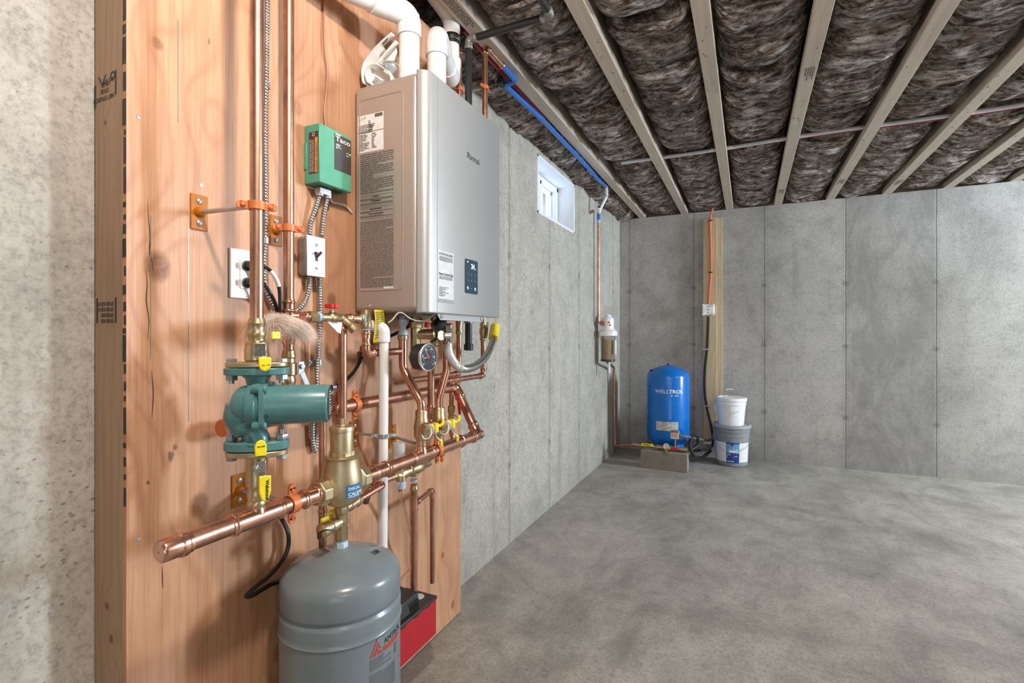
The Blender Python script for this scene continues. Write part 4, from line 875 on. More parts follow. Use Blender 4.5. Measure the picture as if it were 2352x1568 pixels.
t = thing('copper_pipe', 'short vertical copper drop behind the near separator port', 'pipe', (-.96, rp.y, rp.z-.16))
obj('pipe', G().tube([(-.96, rp.y, .40), (-.96, rp.y, rz-.01)], .0095, 16), M['copper'], t)
g = G(); press(g, V((-.96, rp.y, rp.z+.006)), UP, .0095); press(g, V((-.96, rp.y, rp.z-.008)), -UP, .0095); obj('coupling', g, M['copper_new'], t)
tk = thing('expansion_tank', 'grey blue steel expansion tank hanging under the brass separator', 'tank', (SX, SY, .13))
tz = zs(1254); rt = .1375
prof = [(0, .001), (0, .03), (.006, .07), (.025, .105), (.055, .128), (.090, rt), (.290, rt), (.306, rt), (.312, rt+.0006), (.3145, rt+.0030), (.317, rt+.0006), (.326, rt+.0004), (.350, rt+.001), (.356, rt+.0004), (.3605, rt-.0052), (.3645, rt-.0052), (.369, rt-.001), (.373, rt), (.412, rt), (.421, rt-.0012), (.429, rt-.0045), (.436, rt-.010), (.442, rt-.019), (.449, .107), (.457, .088), (.466, .062), (.475, .032), (.480, .014), (.481, .001)]
zb0 = tz-.481
tb = obj('tank_shell', G().lathe((SX, SY, zb0), UP, prof, 96), M['tank_grey'], tk, smooth=60)
obj('inlet_nut', hexg(G(), (SX, SY, tz-.002), UP, .0150, .013), M['steelblue'], tk)
def onTank(rad):
    f0 = cyl(SX, SY, rad, R(-21)); return lambda a, b, l: f0(a*.62, lz+(b-lz)*.80 if b > .1 else lz+(b-0)*.80 if False else b, l)
lz = tz-.170; wf2 = onTank(rt+.0003)
text('AMTROL', (0, 0, 0), XA, YA, .016, M['ink'], tk, 'tank_lettering', .0, warp=lambda a, b, c: wf2(.062+a, lz-.028+b, .0002+c), sx=1.25)
g = G()
def wpoly(pts, m, nm):
    g = G(); g.add([wf2(a, lz+b, .0006) for a, b in pts], [tuple(range(len(pts)))]); return obj(nm, g, M[m], tk)
for k in range(9): wpoly([(.060+k*.011, -.046), (.0712+k*.011, -.046), (.0712+k*.011, -.033), (.060+k*.011, -.033)], 'red_dark', 'logo_bar')
wpoly([(0, -.046), (.008, -.046), (.034, -.002), (.030, 0)], 'red_dark', 'logo_mark'); wpoly([(.014, -.046), (.026, -.046), (.036, -.026), (.036, -.012)], 'red_dark', 'logo_mark'); wpoly([(.036, -.012), (.036, -.024), (.044, -.030), (.052, -.036)], 'red_dark', 'logo_mark'); wpoly([(.034, -.046), (.056, -.046), (.052, -.040), (.036, -.034)], 'red_dark', 'logo_mark')
lines((0, 0, 0), XA, YA, .10, .034, 5, M['ink_soft'], tk, 61, .5, warp=lambda a, b, l: wf2(a, lz-.052+b, .0006), name='tank_text', ragged=.3)
lines((0, 0, 0), XA, YA, .13, .11, 17, M['ink_soft'], tk, 62, .45, warp=lambda a, b, l: wf2(a, lz-.094+b, .0006), name='tank_text', ragged=.9)
lines((0, 0, 0), XA, YA, .022, .03, 3, M['ink_soft'], tk, 63, .7, warp=lambda a, b, l: wf2(.125+a, lz-.055+b, .0006), name='tank_text')
def dome(x, y):
    r_ = math.hypot(x-SX, y-SY); pr = prof[-12:]
    for (h0, r0), (h1, r1) in zip(pr, pr[1:]):
        if r1 <= r_ <= r0: return zb0+h0+(h1-h0)*(r0-r_)/max(r0-r1, 1e-6)+.0006
    return tz
for s_, pa0, pb0, h_, m_, bo_ in (('#81', (865, 1262), (840, 1282), .014, 'ink', .006), ('MARTIN', (868, 1246), (826, 1273), .006, 'gasfit', -.004)):
    q = at(*pa0, Z=tz-.022); uu = (at(*pb0, Z=tz-.022)-q).normalized(); vv = UP.cross(uu)
    text(s_, (0, 0, 0), XA, YA, h_, M[m_], tk, 'chalk_number', bo_, warp=lambda a, b, c: V(((q+uu*a+vv*b).x, (q+uu*a+vv*b).y, dome((q+uu*a+vv*b).x, (q+uu*a+vv*b).y)+c)))
# ================================================================ controls on the plywood
gx = -.996; gy0 = .9546; gy1 = 1.070; gz0, gz1 = 1.515, 1.668
bx = thing('zone_controller', 'green plastic pump relay box beside the boiler', 'control box', (XP, gy0, gz0))
obj('case', G().box((XP+.0005, gy0, gz0), (gx, gy1, gz1)), M['green'], bx, bevel=.003, segs=3)
obj('case_lip', G().box((XP+.0004, gy0-.0022, gz0+.038), (XP+.010, gy0+.006, gz1-.045)), M['green'], bx, bevel=.001)
a, b = at(710, 400, Y=gy0), at(731, 300, Y=gy0)
quad((a.x, gy0, a.z), XA, UP, b.x-a.x, b.z-a.z, plain('brown_label', (.045, .028, .022), .4), bx, 'warning_label')
quad((a.x+(b.x-a.x)*.66, gy0-.0004, a.z+.002), XA, UP, (b.x-a.x)*.28, (b.z-a.z)*.84, plain('warning_orange', (.80, .28, .05), .4), bx, 'warning_band')
text('! WARNING  AVERTISSEMENT !', (a.x+(b.x-a.x)*.90, gy0-.0008, a.z+.005), UP, -XA, .0048, M['ink'], bx, 'warning_lettering', .01, sx=.80)
lines((a.x+(b.x-a.x)*.08, gy0-.0005, a.z+.004), UP, -XA, (b.z-a.z)*.78, (b.x-a.x)*.52, 5, M['label'], bx, 12, .4, 'warning_text') if False else lines((a.x+(b.x-a.x)*.10, gy0-.0005, a.z+.004), UP, -XA, (b.z-a.z)*.78, (b.x-a.x)*.52, 5, M['pvc_grey'], bx, 12, .4, 'warning_text', warp=lambda q, r_, l: V((a.x+(b.x-a.x)*.08-r_, gy0-.0009, a.z+.004+q)))
g = G(); g.lathe((a.x+(b.x-a.x)*.5, gy0-.0006, b.z-.007), -YA, [(0, .0048), (.0003, .0048), (.0003, .0036), (0, .0036)], 18, cap=False); obj('certification_mark', g, M['label'], bx)
a, b = at(768, 388, X=gx), at(804.5, 326, X=gx)
quad((gx, a.y, a.z), YA, UP, gy1-a.y-.003, b.z-a.z+.004, M['black_plastic'], bx, 'name_plate')
fit('Taco', V((gx+.0006, a.y+.003, b.z-.014)), V((0, gy1-.008, 0)), .0125, M['label'], bx, 'brand_lettering', .02)
obj('brand_bar', G().box((gx+.0005, a.y+.003, b.z+.001), (gx+.0009, a.y+.021, b.z+.004)), M['label'], bx)
fit('SR501', V((gx+.0006, a.y+.006, b.z-.027)), V((0, a.y+.020, 0)), .0048, M['label'], bx, 'model_lettering', .02)
lines((gx+.0004, a.y+.005, b.z-.030), YA, UP, .020, .006, 2, M['label'], bx, 14, .5, 'plate_text')
fit('POWER', V((gx+.0006, gy1-.022, b.z-.038)), V((0, gy1-.011, 0)), .0026, M['label'], bx, 'plate_lettering'); fit('ZONE', V((gx+.0006, gy1-.022, b.z-.045)), V((0, gy1-.012, 0)), .0026, M['label'], bx, 'plate_lettering')
obj('status_light', G().lathe((gx+.0006, gy1-.0075, b.z-.037), XA, [(0, .0016), (.001, .0014)], 12), M['led_green'], bx)
k1 = at(733, 437, X=-1.03); k2 = at(746, 440, X=-1.03)
g = G(); g.obox(((-1.028), (k1.y+k2.y)/2+.002, gz0-.012), YA, UP, XA, .040, .016, .020); g.lathe((-1.028, k1.y, gz0-.018), -UP, [(0, .0110), (.008, .0105)], 16); g.lathe((-1.028, k2.y+.008, gz0-.018), -UP, [(0, .0110), (.008, .0105)], 16); obj('conduit_connector', g, M['steel'], bx, bevel=.001)
obj('knockout_hole', G().box((-1.036, gy1-.050, gz0-.0006), (-1.012, gy1-.016, gz0+.001)), M['black'], bx)
def W(px, py, X=-1.038): return at(px, py, X=X)
def conduit(label, pts, r=.0068, **k): return top('flexible_conduit', ribbed(pts, r, .0072, .0014), M['flexcond'], label, 'conduit', 'flexible metal conduits', smooth=60)
conduit('ribbed metal conduit from the left side of the green box down to the switch box', [V((-1.028, k1.y, gz0-.022)), W(724, 480, -1.032), W(713, 510), W(711, 540)])
conduit('ribbed metal conduit from the right side of the green box down to the switch box', [V((-1.028, k2.y+.008, gz0-.022)), W(746, 480, -1.032), W(741, 515), W(739, 542)])
conduit('ribbed metal conduit leaving the switch box and curving left into the tuft', [W(710, 634), W(709, 660), W(703, 685), W(690, 705), W(668, 722)])
conduit('long ribbed metal conduit dropping from the switch box behind the pump motor', [W(733, 634), W(735, 680), W(735, 740), W(731, 800), W(728, 850), W(729, 900), W(731, 960), W(728, 1010), W(724, 1036), W(718, 1010), W(717, 960), W(718, 905)], .0072)
conduit('long ribbed metal conduit running down beside the front riser from the ceiling', [W(614, -165, -1.02), W(613, -30, -1.02), W(612, 60, -1.02), W(611, 160, -1.02), W(608.5, 300, -1.03), W(610, 420, -1.03), W(610, 540, -1.038), W(607, 600), W(609, 650), W(618, 685), W(632, 712)], .0066)
def strap(px, py, lab, X=-1.038, r=.0085, vert=True):
    c = W(px, py, X); d = UP if vert else YA; e = YA if vert else UP
    t = thing('conduit_strap', lab, 'strap', (XP, c.y, c.z), 'steel straps on the plywood'); g = G(); pts = []
    for k in range(11): a = PI*k/10; pts.append(V((X, c.y, c.z))+e*r*math.cos(a)+XA*r*math.sin(a))
    pts = [V((XP+.001, c.y, c.z))+e*r]+pts+[V((XP+.001, c.y, c.z))-e*r, V((XP+.001, c.y, c.z))-e*(r+.014)]
    for p, q in zip(pts, pts[1:]): g.obox((p+q)/2, q-p, d, (q-p).cross(d), (q-p).length*1.08, .014, .0014)
    obj('band', g, M['steel'], t); obj('screw', head(G(), V((XP+.0015, c.y, c.z))-e*(r+.008), XA, .0048, .0032), M['steel'], t)
strap(611, 196, 'steel strap on the long conduit near the top of the front riser', -1.03); strap(609, 553, 'steel strap on the long conduit left of the second amber plate'); strap(732, 832, 'steel strap on the long conduit above the pump motor')
# switch box
bX = -1.013; a, b = at(681, 600, X=XP), at(747, 600, X=bX); sz0, sz1 = 1.272, 1.377
sb = thing('switch_box', 'metal electrical box with a brown toggle switch under the green box', 'switch', (XP, a.y, sz0))
obj('box_body', G().box((XP+.0005, a.y, sz0+.002), (bX-.002, b.y-.002, sz1-.002)), plain('galvanised_box', (.33, .30, .27), .42, .6), sb, bevel=.008, segs=3)
obj('cover_plate', G().box((bX-.002, a.y-.001, sz0), (bX+.0008, b.y, sz1)), M['steel'], sb, bevel=.002)
for k in range(3):
    g = G(); zk = sz0+.021+k*.031; g.lathe(((XP+bX)/2, a.y+.0002, zk), -YA, [(0, .0088), (.0006, .0088), (.0006, .0078), (0, .0078)], 20, cap=False); obj('knockout', g, M['gasfit'], sb)
c = V((bX+.0008, a.y+(b.y-a.y)*.5, (sz0+sz1)/2)); obj('switch_slot', G().obox(c, YA, UP, XA, .0095, .024, .0012), M['black_plastic'], sb)
obj('toggle', G().sweep([c, c+V((.006, .001, .004)), c+V((.014, .003, .011))], [.0042, .0040, .0034], 10), plain('brown_bakelite', (.10, .055, .035), .35), sb)
for s_ in (-1, 1): obj('screw', head(G(), c+V((0, 0, s_*.030)), XA, .0038, .0022), M['steel'], sb)
fit('ON', c+V((.0004, -.016, .004)), c+V((0, -.009, 0)), .004, M['ink_soft'], sb, 'switch_lettering', 0)
# outlet
oy0 = at(525, 630, X=XP).y; oz0, oz1 = 1.204, 1.3165
ou = thing('wall_outlet', 'white duplex outlet with two black plugs behind the front riser', 'outlet', (XP, oy0, oz0))
obj('face_plate', G().box((XP+.0003, oy0, oz0), (XP+.006, oy0+.078, oz1)), M['white'], ou, bevel=.002)
obj('receptacle', G().box((XP+.004, oy0+.0225, oz0+.023), (XP+.0085, oy0+.0555, oz1-.023)), M['white'], ou, bevel=.001)
for s_ in (-1, 1): obj('screw', head(G(), (XP+.006, oy0+.039, (oz0+oz1)/2+s_*.048), XA, .003, .0015), M['white'], ou)
oc = V((XP+.009, oy0+.039, (oz0+oz1)/2))
for s_, lab, pts in ((1, 'black power cord with a white tag plugged into the upper outlet', [W(598, 612, -1.005), W(617, 618, -1.0), W(634, 640, -.995), W(642, 668, -1.0), W(643, 702, -1.0), W(640, 740, -1.01)]), (-1, 'black power cord plugged into the lower outlet', [W(596, 648, -1.01), W(608, 655, -1.005), W(622, 675, -1.0), W(633, 700, -1.01), W(640, 735, -1.02)])):
    q = oc+UP*s_*.0195; t = thing('power_cord', lab, 'power cord', q, 'black power cords')
    g = G(); g.prism(q+XA*.0006, YA, UP, oval(.0135, .012, 20), .004); g.obox(q+XA*.016+UP*.002, XA, UP, YA, .028, .014, .017); g.obox(q+XA*.028+YA*.010-UP*.001, YA, UP, XA, .020, .012, .012); obj('plug', g, M['black_plastic'], t, bevel=.002)
    obj('cord', cable([q+XA*.028+YA*.012]+pts, .0042), M['black'], t)
    if s_ > 0: P = smoothpath(pts, 8); obj('tag', G().sweep(P[10:22], .0052, 12), M['label'], t)
obj('tag_print', lines(W(620, 625, -.994), YA, UP, .01, .01, 3, M['ink_soft'], ou, 3).data and G().box((XP+.0062, oy0+.036, oz0+.004), (XP+.0064, oy0+.042, oz0+.006)), M['pvc_grey'], ou) if False else None
# thin wires
top('thermostat_wire', cable([W(745, -60, -1.045), W(744, 30, -1.045), W(746, 110, -1.043), W(752, 165, -1.045), W(748, 225, -1.043), W(745, 255, -1.043), V((-1.035, W(748, 285).y, gz1-.002))], .0030), M['wire_brown'], 'thin brown wire running down the plywood into the green box', 'wire')
top('low_voltage_cable', cable([V((-1.03, gy0+.062, gz0+.002)), W(758, 452, -1.032), W(764, 464, -1.04), W(780, 468, -1.044), W(795, 474, -1.044), W(808, 488, -1.046)], .0032), M['wire_white'], 'grey cable curving from the green box to the boiler', 'wire')
# black cord clipped behind the pump
top('power_cord', cable([W(690, 906, -1.035), W(720, 903, -1.04), W(748, 900, -1.042), W(768, 890, -1.042), W(795, 872, -1.03), W(815, 850, -1.035), W(829, 825, -1.04), W(835, 806, -1.042), W(850, 790, -1.03), W(900, 770, -1.0), W(935, 752, -.98), W(945, 735, -.97)], .0052), M['black'], 'black cord clipped to the plywood behind the pump motor', 'power cord')
strap(765, 889, 'steel clip on the black cord behind the brass separator', -1.042, .007, False); strap(832, 812, 'steel clip on the black cord under the relief valve', -1.042, .007, False)
top('power_cord', cable([W(640, 1182, -1.035), W(652, 1200, -1.03), W(662, 1225, -1.02), W(662, 1255, -1.02), W(650, 1285, -1.02), W(620, 1320, -1.01), W(590, 1345, -1.0), W(571, 1362, -1.0), W(566, 1369, -1.01), W(578, 1368, -1.03), W(605, 1352, -1.04), W(635, 1338, -1.04), W(700, 1330, -1.04)], .0050), M['black'], 'black cord looping below the header pipe beside the grey tank', 'power cord')
# ================================================================ under the boiler
rv = at(841, 740, X=-.96); RVY = rv.y
t = thing('relief_valve', 'brass pressure relief valve with a yellow tag under the boiler', 'valve', (-.96, RVY, at(841, 757, X=-.96).z))
def zr(py, X=-.96, Y=None): return pa_(py, X, RVY if Y is None else Y)
brass((-.96, RVY, zr(757)), UP, [(0, .0120), (.006, .0145), (.016, .0150), (.022, .0135), (.030, .0155), (.048, .0155), (.050, .0150), (.0555, .0150), (.057, .012)], t, seg=20)
obj('test_lever', G().tube([(-.96, RVY-.008, zr(708)), (-.957, RVY-.004, zr(701)), (-.955, RVY+.004, zr(703)), (-.952, RVY+.010, zr(699))], .0009, 8), M['steel'], t)
obj('thread_seal', G().lathe((-.96, RVY, zr(758)), UP, [(0, .0125), (.004, .0125)], 20), M['tape_blue'], t)
a = at(856, 788, X=-.95); b = at(874, 712, X=-.95)
P = [V((-.948, a.y+.003, b.z)), V((-.944, a.y+.003, (a.z+b.z)/2+.01)), V((-.952, a.y+.003, a.z))]; P = smoothpath(P, 6); g = G(); vs = []
for p in P: vs += [p, p+V((.006, b.y-a.y, 0))]
TP = P
def tagp(q, r_):
    zz = b.z-.006+r_; k = min(range(len(TP)), key=lambda i: abs(TP[i].z-zz)); w_ = (b.y-a.y); return V((TP[k].x+.006*(q+.003)/w_+.0012, a.y+.006+q, zz))
g.add(vs, [(2*i, 2*i+1, 2*i+3, 2*i+2) for i in range(len(P)-1)]); tg = obj('warning_tag', g, M['yellow'], t, smooth=80); s_ = tg.modifiers.new('thickness', 'SOLIDIFY'); s_.thickness = .0006
lines((-.9435, a.y+.006, b.z-.006), YA, UP, (b.y-a.y)*.8, (b.z-a.z)*.86, 16, M['ink_soft'], t, 81, .45, 'tag_text', lift=.0012, warp=lambda q, r_, l: tagp(q, r_))
ez = zr(815)
r1 = run('copper_pipe', 'short copper pipe from the relief valve outlet to the first drop pipe', 'pipe', [V((-.96, RVY, zr(760))), V((-.96, RVY, zr(812))), V((-.952, 1.225, zr(812)+.003))], .0105, 'copper', bendk=1.4)
g = G(); press(g, V((-.96, RVY, zr(760))), -UP, .0112); obj('coupling', g, M['copper_new'], r1)
# hose bib and its branch
hbz = zr(733); q0 = V((-.955, RY2+.0, hbz))
t = thing('hose_bib', 'brass drain tap with a red handle on the plywood', 'tap', (-.955, .95, hbz))
P0 = at(692, 733, X=-.965); Pend = at(818, 731, X=-.96)
bd = V((0, 1, 0))
yA, yB, yC = at(728, 733, X=-.955).y, at(760, 733, X=-.955).y, at(796, 735, X=-.955).y
brass((-.955, at(708, 733, X=-.955).y, hbz), YA, [(0, .0140), (.022, .0140), (.024, .012), (.028, .010)], t, 'threaded_adapter', seg=8)
obj('thread_seal', G().lathe((-.955, yA, hbz), YA, [(0, .0120), (.006, .0130), (.008, .012)], 20), M['tape_blue'], t)
brass((-.955, yA+.008, hbz), YA, [(0, .0135), (.004, .0135), (.006, .0110), (.030, .0105), (.034, .0145), (.050, .0150), (.056, .0120), (.068, .0105)], t, seg=20)
g = G(); s0 = V((-.955, yA+.072, hbz)); g.sweep(smoothpath([s0-YA*.004, s0+YA*.012, s0+V((.012, .024, -.014)), s0+V((.018, .032, -.024))], 5), .0098, 18); g.lathe(s0+V((.015, .028, -.020)), V((.012, .012, -.018)), [(0, .0115), (.012, .0128), (.016, .0125), (.016, .009), (.006, .009)], 20, cap=False); obj('spout', g, M['brass'], t)
brass((-.955, yA+.048, hbz+.010), UP, [(0, .007), (.010, .0055)], t, 'bonnet')
g = G(); hc_ = V((-.955, yA+.048, hbz+.024))
for k in range(8): a_ = PI/4*k; g.lathe(hc_+V((math.cos(a_), math.sin(a_), 0))*.012, UP, [(0, .0052), (.010, .0052)], 10)
g.lathe(hc_, UP, [(0, .0125), (.009, .0125), (.010, .004)], 20); obj('handle', g, M['red'], t, bevel=.0008)
r2 = run('copper_pipe', 'horizontal copper branch from the second riser to the drain tap', 'pipe', [V((RX2+.004, RY2, hbz)), V((-.955, RY2+.055, hbz)), V((-.955, at(712, 733, X=-.955).y, hbz))], .0100, 'copper', bendk=1.2)
vy_ = at(787, 800, X=-.965).y
r3 = thing('copper_pipe', 'tall copper pipe dropping from the relief valve behind the brass separator', 'pipe', (-.965, vy_, .95))
obj('pipe', G().tube([(-.965, vy_, .90), (-.965, vy_, hbz), (-.96, vy_+.05, hbz)], .0112, 20, .02), M['copper'], r3); obj('elbow', elbow_g(G(), (-.965, vy_, .9), (-.965, vy_, hbz), (-.96, RVY, hbz), .0112, .016), M['copper_new'], r3)
g = G(); g.lathe((-.96, RVY-.014, hbz), -YA, [(0, .0125), (.008, .0125), (.010, .0105), (.014, .013), (.022, .013), (.026, .0105), (.034, .0105)], 20); obj('threaded_adapter', g, M['brass'], r3)
obj('thread_seal', G().lathe((-.96, RVY-.013, hbz), -YA, [(0, .0132), (.006, .0132)], 20), M['tape_blue'], r3)
a = at(800, 752, X=-.95); tg2 = top('paper_tag', G().prism((-.95, at(752, 745, X=-.95).y, zr(742)), YA, UP, [(0, 0), (.050, .0), (.045, -.030), (.034, -.026)], .0006), M['label'], 'small printed tag hanging behind the drain tap', 'tag')
# white drain pipe
dy_ = 1.135; dx_ = -.937
t = thing('drain_pipe', 'white plastic drain pipe dropping from under the boiler behind the grey tank', 'pipe', (dx_, dy_, .25))
dzt = pa_(752, dx_, dy_)
obj('pipe', G().tube([(dx_-.002, dy_-.006, .22), (dx_, dy_, pa_(785, dx_, dy_)+.01)], .0134, 28), M['pvc'], t)
g = G().tube([(dx_, dy_, pa_(785, dx_, dy_)), (dx_, dy_, pa_(752, dx_, dy_)), (dx_-.045, dy_-.012, pa_(752, dx_, dy_)+.006)], .0172, 28, .018, 8); obj('elbow', g, M['pvc'], t, smooth=60)
jx = at(883, 735, X=-.965)
t = thing('condensate_fitting', 'grey plastic condensate spigot under the boiler above the white drain', 'fitting', (-.962, jx.y, jx.z)); obj('spigot', G().lathe((-.962, dy_+.012, pa_(742, dx_, dy_)-.006), UP, [(0, .0125), (.022, .0125), (.024, .0105), (.075, .0105)], 20), M['pvc_grey'], t)
hp_ = at(813, 995, X=XP); cz = pa_(1000, dx_, dy_)
hanger('steel clamp on a rod holding the white drain pipe', (dx_, dy_, cz), .0134, UP, V((.8, .6, 0)), plate=(hp_.y, hp_.z), col='steel', w=.012, rod=.0042, platecol='orange_plate')
# drop pipes to the header, with purge valves
def purge(name, label, p, py0, py1, capd, px):
    """brass purge valve: body on the pipe, capped drain facing the room, yellow wing handle, grip below"""
    X, Y = p; zt_, zb_ = pa_(py0, X, Y), pa_(py1, X, Y); H = zt_-zb_; t = thing(name, label, 'valve', (X, Y, zb_), 'capped purge valves on the header pipe')
    brass((X, Y, zb_), UP, [(0, .0150), (H*.16, .0155), (H*.18, .0185), (H*.28, .0225), (H*.42, .0225), (H*.44, .0235), (H*.58, .0235), (H*.60, .0215), (H*.74, .0205), (H*.76, .0190), (H*.97, .0185), (H, .0165)], t, seg=12)
    c = V((X, Y, zb_+H*.52)); d = V(capd).normalized()
    brass(c, d, [(0, .014), (.020, .014), (.021, .018), (.026, .018), (.030, .0165), (.040, .0165)], t, 'drain_outlet', seg=24); brass(c+d*.038, d, [(0, .0182), (.006, .0190), (.012, .0182), (.013, .012), (.013, .004), (.0155, .004), (.016, .002)], t, 'drain_cap', seg=8)
    e = UP.cross(d)
    obj('cap_strap', cable([c+d*.055, c+d*.058-UP*.010, c+d*.056-UP*.022-e*.006, c+d*.044-UP*.026-e*.014, c+d*.036-UP*.016-e*.018], .0021), M['white'], t)
    h = c+e*.030+d*.030; g = G(); g.obox(h, d, UP, e, .022, .028, .012); g.obox(h+e*.012+UP*.004, e, UP, d, .018, .008, .006); g.sweep(smoothpath([h+e*.018+UP*.004, h+e*.026+UP*.010, h+e*.026+UP*.024], 4), [.0048]*8+[.0036], 10); obj('handle', g, M['yellow'], t, bevel=.002)
    obj('stem_nut', hexg(G(), h-UP*.022, UP, .006, .008), M['steel'], t)
    P = smoothpath([h-UP*.022, h-UP*.034+e*.008, h-UP*.040+e*.016], 4); obj('lever_arm', G().sweep(P, .0018, 8), M['steel'], t)
    obj('lever_grip', G().sweep(smoothpath([h-UP*.038+e*.012, h-UP*.044+e*.020, h-UP*.058+e*.020], 4), [.0030]+[.0046]*7+[.004], 10), M['yellow'], t)
y1_ = tee2; zc1 = pa_(943, RX, y1_)
purge('purge_valve', 'brass purge valve on the left drop pipe to the header', (RX, y1_), 941, 1024, (.88, -.42, 0), 985)
zb1 = pa_(771, -.95, y1_)
t = thing('copper_drop_pipe', 'left copper drop pipe with an offset bend from boiler to header', 'pipe', (RX, y1_, pa_(943, RX, y1_)))
obj('pipe', G().tube([(RX, y1_, pa_(945, RX, y1_)), (RX, y1_, pa_(925, RX, y1_)), (-.950, y1_, pa_(846, -.95, y1_)), (-.950, y1_, zb1)], .0127, 24, .05, 8), M['copper_new'], t)
obj('union_nut', G().lathe((-.95, y1_, zb1-.014), UP, [(0, .0150), (.004, .0158), (.014, .0158), (.016, .014)], 24), M['brass'], t)
obj('union_cone', G().lathe((-.95, y1_, zb1+.002), UP, [(0, .0150), (.006, .0150), (.020, .0095), (.030, .0095), (.032, .013), (.048, .013)], 24), M['steelblue'], t)
y2_ = 1.332; X2 = -.852
purge('purge_valve', 'brass purge valve on the right drop pipe to the header', (RX, y2_), 935, 1012, (.88, -.42, 0), 1030)
t = thing('copper_drop_pipe', 'right copper drop pipe with an offset bend under the gas connector', 'pipe', (RX, y2_, pa_(935, RX, y2_)))
pt_ = at(1024, 815, X=X2)
obj('pipe', G().tube([(RX, y2_, pa_(940, RX, y2_)), (RX, y2_, pa_(915, RX, y2_)), (X2-.02, y2_+.03, pa_(850, RX, y2_)), (X2-.03, y2_+.04, pa_(780, RX, y2_)), (X2-.045, y2_+.04, HZ0)], .0124, 24, .05, 8), M['copper_new'], t)
# middle drop pipe down behind the header
my = at(990, 900, X=-.93).y
t = thing('copper_drop_pipe', 'middle copper drop pipe passing behind the two purge valves', 'pipe', (-.93, my, .80))
obj('pipe', G().tube([(-.93, my, .79), (-.93, my, pa_(840, -.93, my)+.04)], .0115, 20), M['copper'], t)
g = G(); zq = pa_(935, -.93, my); press(g, V((-.93, my, zq+.010)), -UP, .0120); press(g, V((-.93, my, zq-.050)), UP, .0120); g.tube([(-.93, my, zq), (-.93, my, zq-.045)], .0135, 20); obj('coupling', g, M['copper_new'], t)
# gauge
gc = at(983, 820, X=-.835); dg = V((1, -.05, 0)).normalized()
t = thing('pressure_gauge', 'round black pressure gauge under the boiler', 'gauge', (gc.x, gc.y, gc.z-.04))
obj('case', G().lathe(gc-dg*.040, dg, [(0, .025), (0, .034), (.003, .038), (.038, .040), (.040, .040)], 48), M['black_plastic'], t)
obj('bezel', G().lathe(gc, dg, [(-.004, .0400), (-.001, .0415), (.002, .0415), (.003, .0395), (.003, .0375), (.0005, .0372)], 48, cap=False), M['chrome'], t)
obj('dial', G().lathe(gc, dg, [(0, .0374), (.0004, .0374)], 48), plain('gauge_dial', (.018, .022, .028), .3), t)
eg = UP.cross(dg).normalized(); g = G()
for k in range(25):
    a_ = R(-225+k*11.25); e_ = eg*math.cos(a_)+UP*math.sin(a_)*-1; c_ = gc+dg*.0008+e_*(.0325 if k % 4 else .031); g.obox(c_, e_, e_.cross(dg), dg, .004 if k % 4 else .006, .0012, .0004)
for k in range(16):
    a_ = R(-240+k*19); e_ = eg*math.cos(a_)+UP*math.sin(a_)*-1; g.obox(gc+dg*.0008+e_*.021, e_, e_.cross(dg), dg, .0025, .0009, .0004)
obj('dial_scale', g, M['label'], t)
for k, s_ in ((-225, '0'), (-170, '20'), (-115, '40'), (-60, '60'), (0, '80')):
    a_ = R(k); p_ = gc+dg*.0008+(eg*math.cos(a_)-UP*math.sin(a_))*.0265; text(s_, p_-eg*.003-UP*.0025, eg, UP, .005, M['label'], t, 'dial_number')
for a_, L_ in ((124, .030), (187, .027)): e_ = eg*math.cos(R(a_))+UP*math.sin(R(a_)); obj('needle', G().obox(gc+dg*.0015+e_*L_*.42, e_, e_.cross(dg), dg, L_, .0013, .0005), M['label'], t)
obj('needle_hub', G().lathe(gc+dg*.001, dg, [(0, .0052), (.0015, .0048)], 16), M['red'], t)
obj('mount_nut', hexg(G(), gc-dg*.04-YA*.030, YA, .010, .026), M['orange'], t)
# service valve cluster between the gauge and the boiler
cA = at(955, 780, X=-.93)
t = thing('service_valve', 'brass service valve with a capped outlet above the gauge', 'valve', (cA.x, cA.y, cA.z-.05))
brass((cA.x, cA.y, HZ0+.002), -UP, [(0, .014), (.012, .014), (.013, .011), (.022, .011), (.023, .021), (.040, .021), (.042, .016), (.120, .016), (.130, .013), (.170, .013)], t, seg=8)
dq = V((.72, .35, .02)).normalized(); cz2 = V((cA.x, cA.y, at(955, 768, X=-.93).z)); brass(cz2, dq, [(0, .013), (.020, .015), (.040, .017), (.052, .015), (.056, .0155), (.060, .012)], t, 'drain_outlet', seg=20)
obj('cap_strap', cable([cz2+dq*.058+UP*.014, cz2+dq*.066+UP*.002, cz2+dq*.062-UP*.016, cz2+dq*.045-UP*.024], .003), M['black'], t)
cB = at(1000, 770, X=-.90)
t = thing('service_valve', 'brass service valve left of the steel gas union', 'valve', (cB.x, cB.y, cB.z-.03))
brass((cB.x, cB.y, HZ0-.004), -UP, [(0, .011), (.016, .011), (.017, .016), (.030, .016), (.031, .0135), (.050, .0135), (.052, .018), (.070, .018), (.074, .013), (.095, .0125)], t, seg=8)
dq2 = V((.9, -.35, 0)).normalized(); brass(V((cB.x, cB.y, cB.z)), dq2, [(0, .011), (.022, .012), (.024, .015), (.032, .015)], t, 'drain_outlet', seg=16)
obj('cap', G().lathe(V((cB.x+.012, cB.y-.008, at(995, 742, X=-.88).z)), V((.9, -.3, -.3)), [(0, .018), (.022, .018), (.024, .014)], 20), M['black'], t)
obj('handle', G().obox(at(981, 746, X=-.88), YA, UP, XA, .014, .016, .012), M['red'], t, bevel=.002)
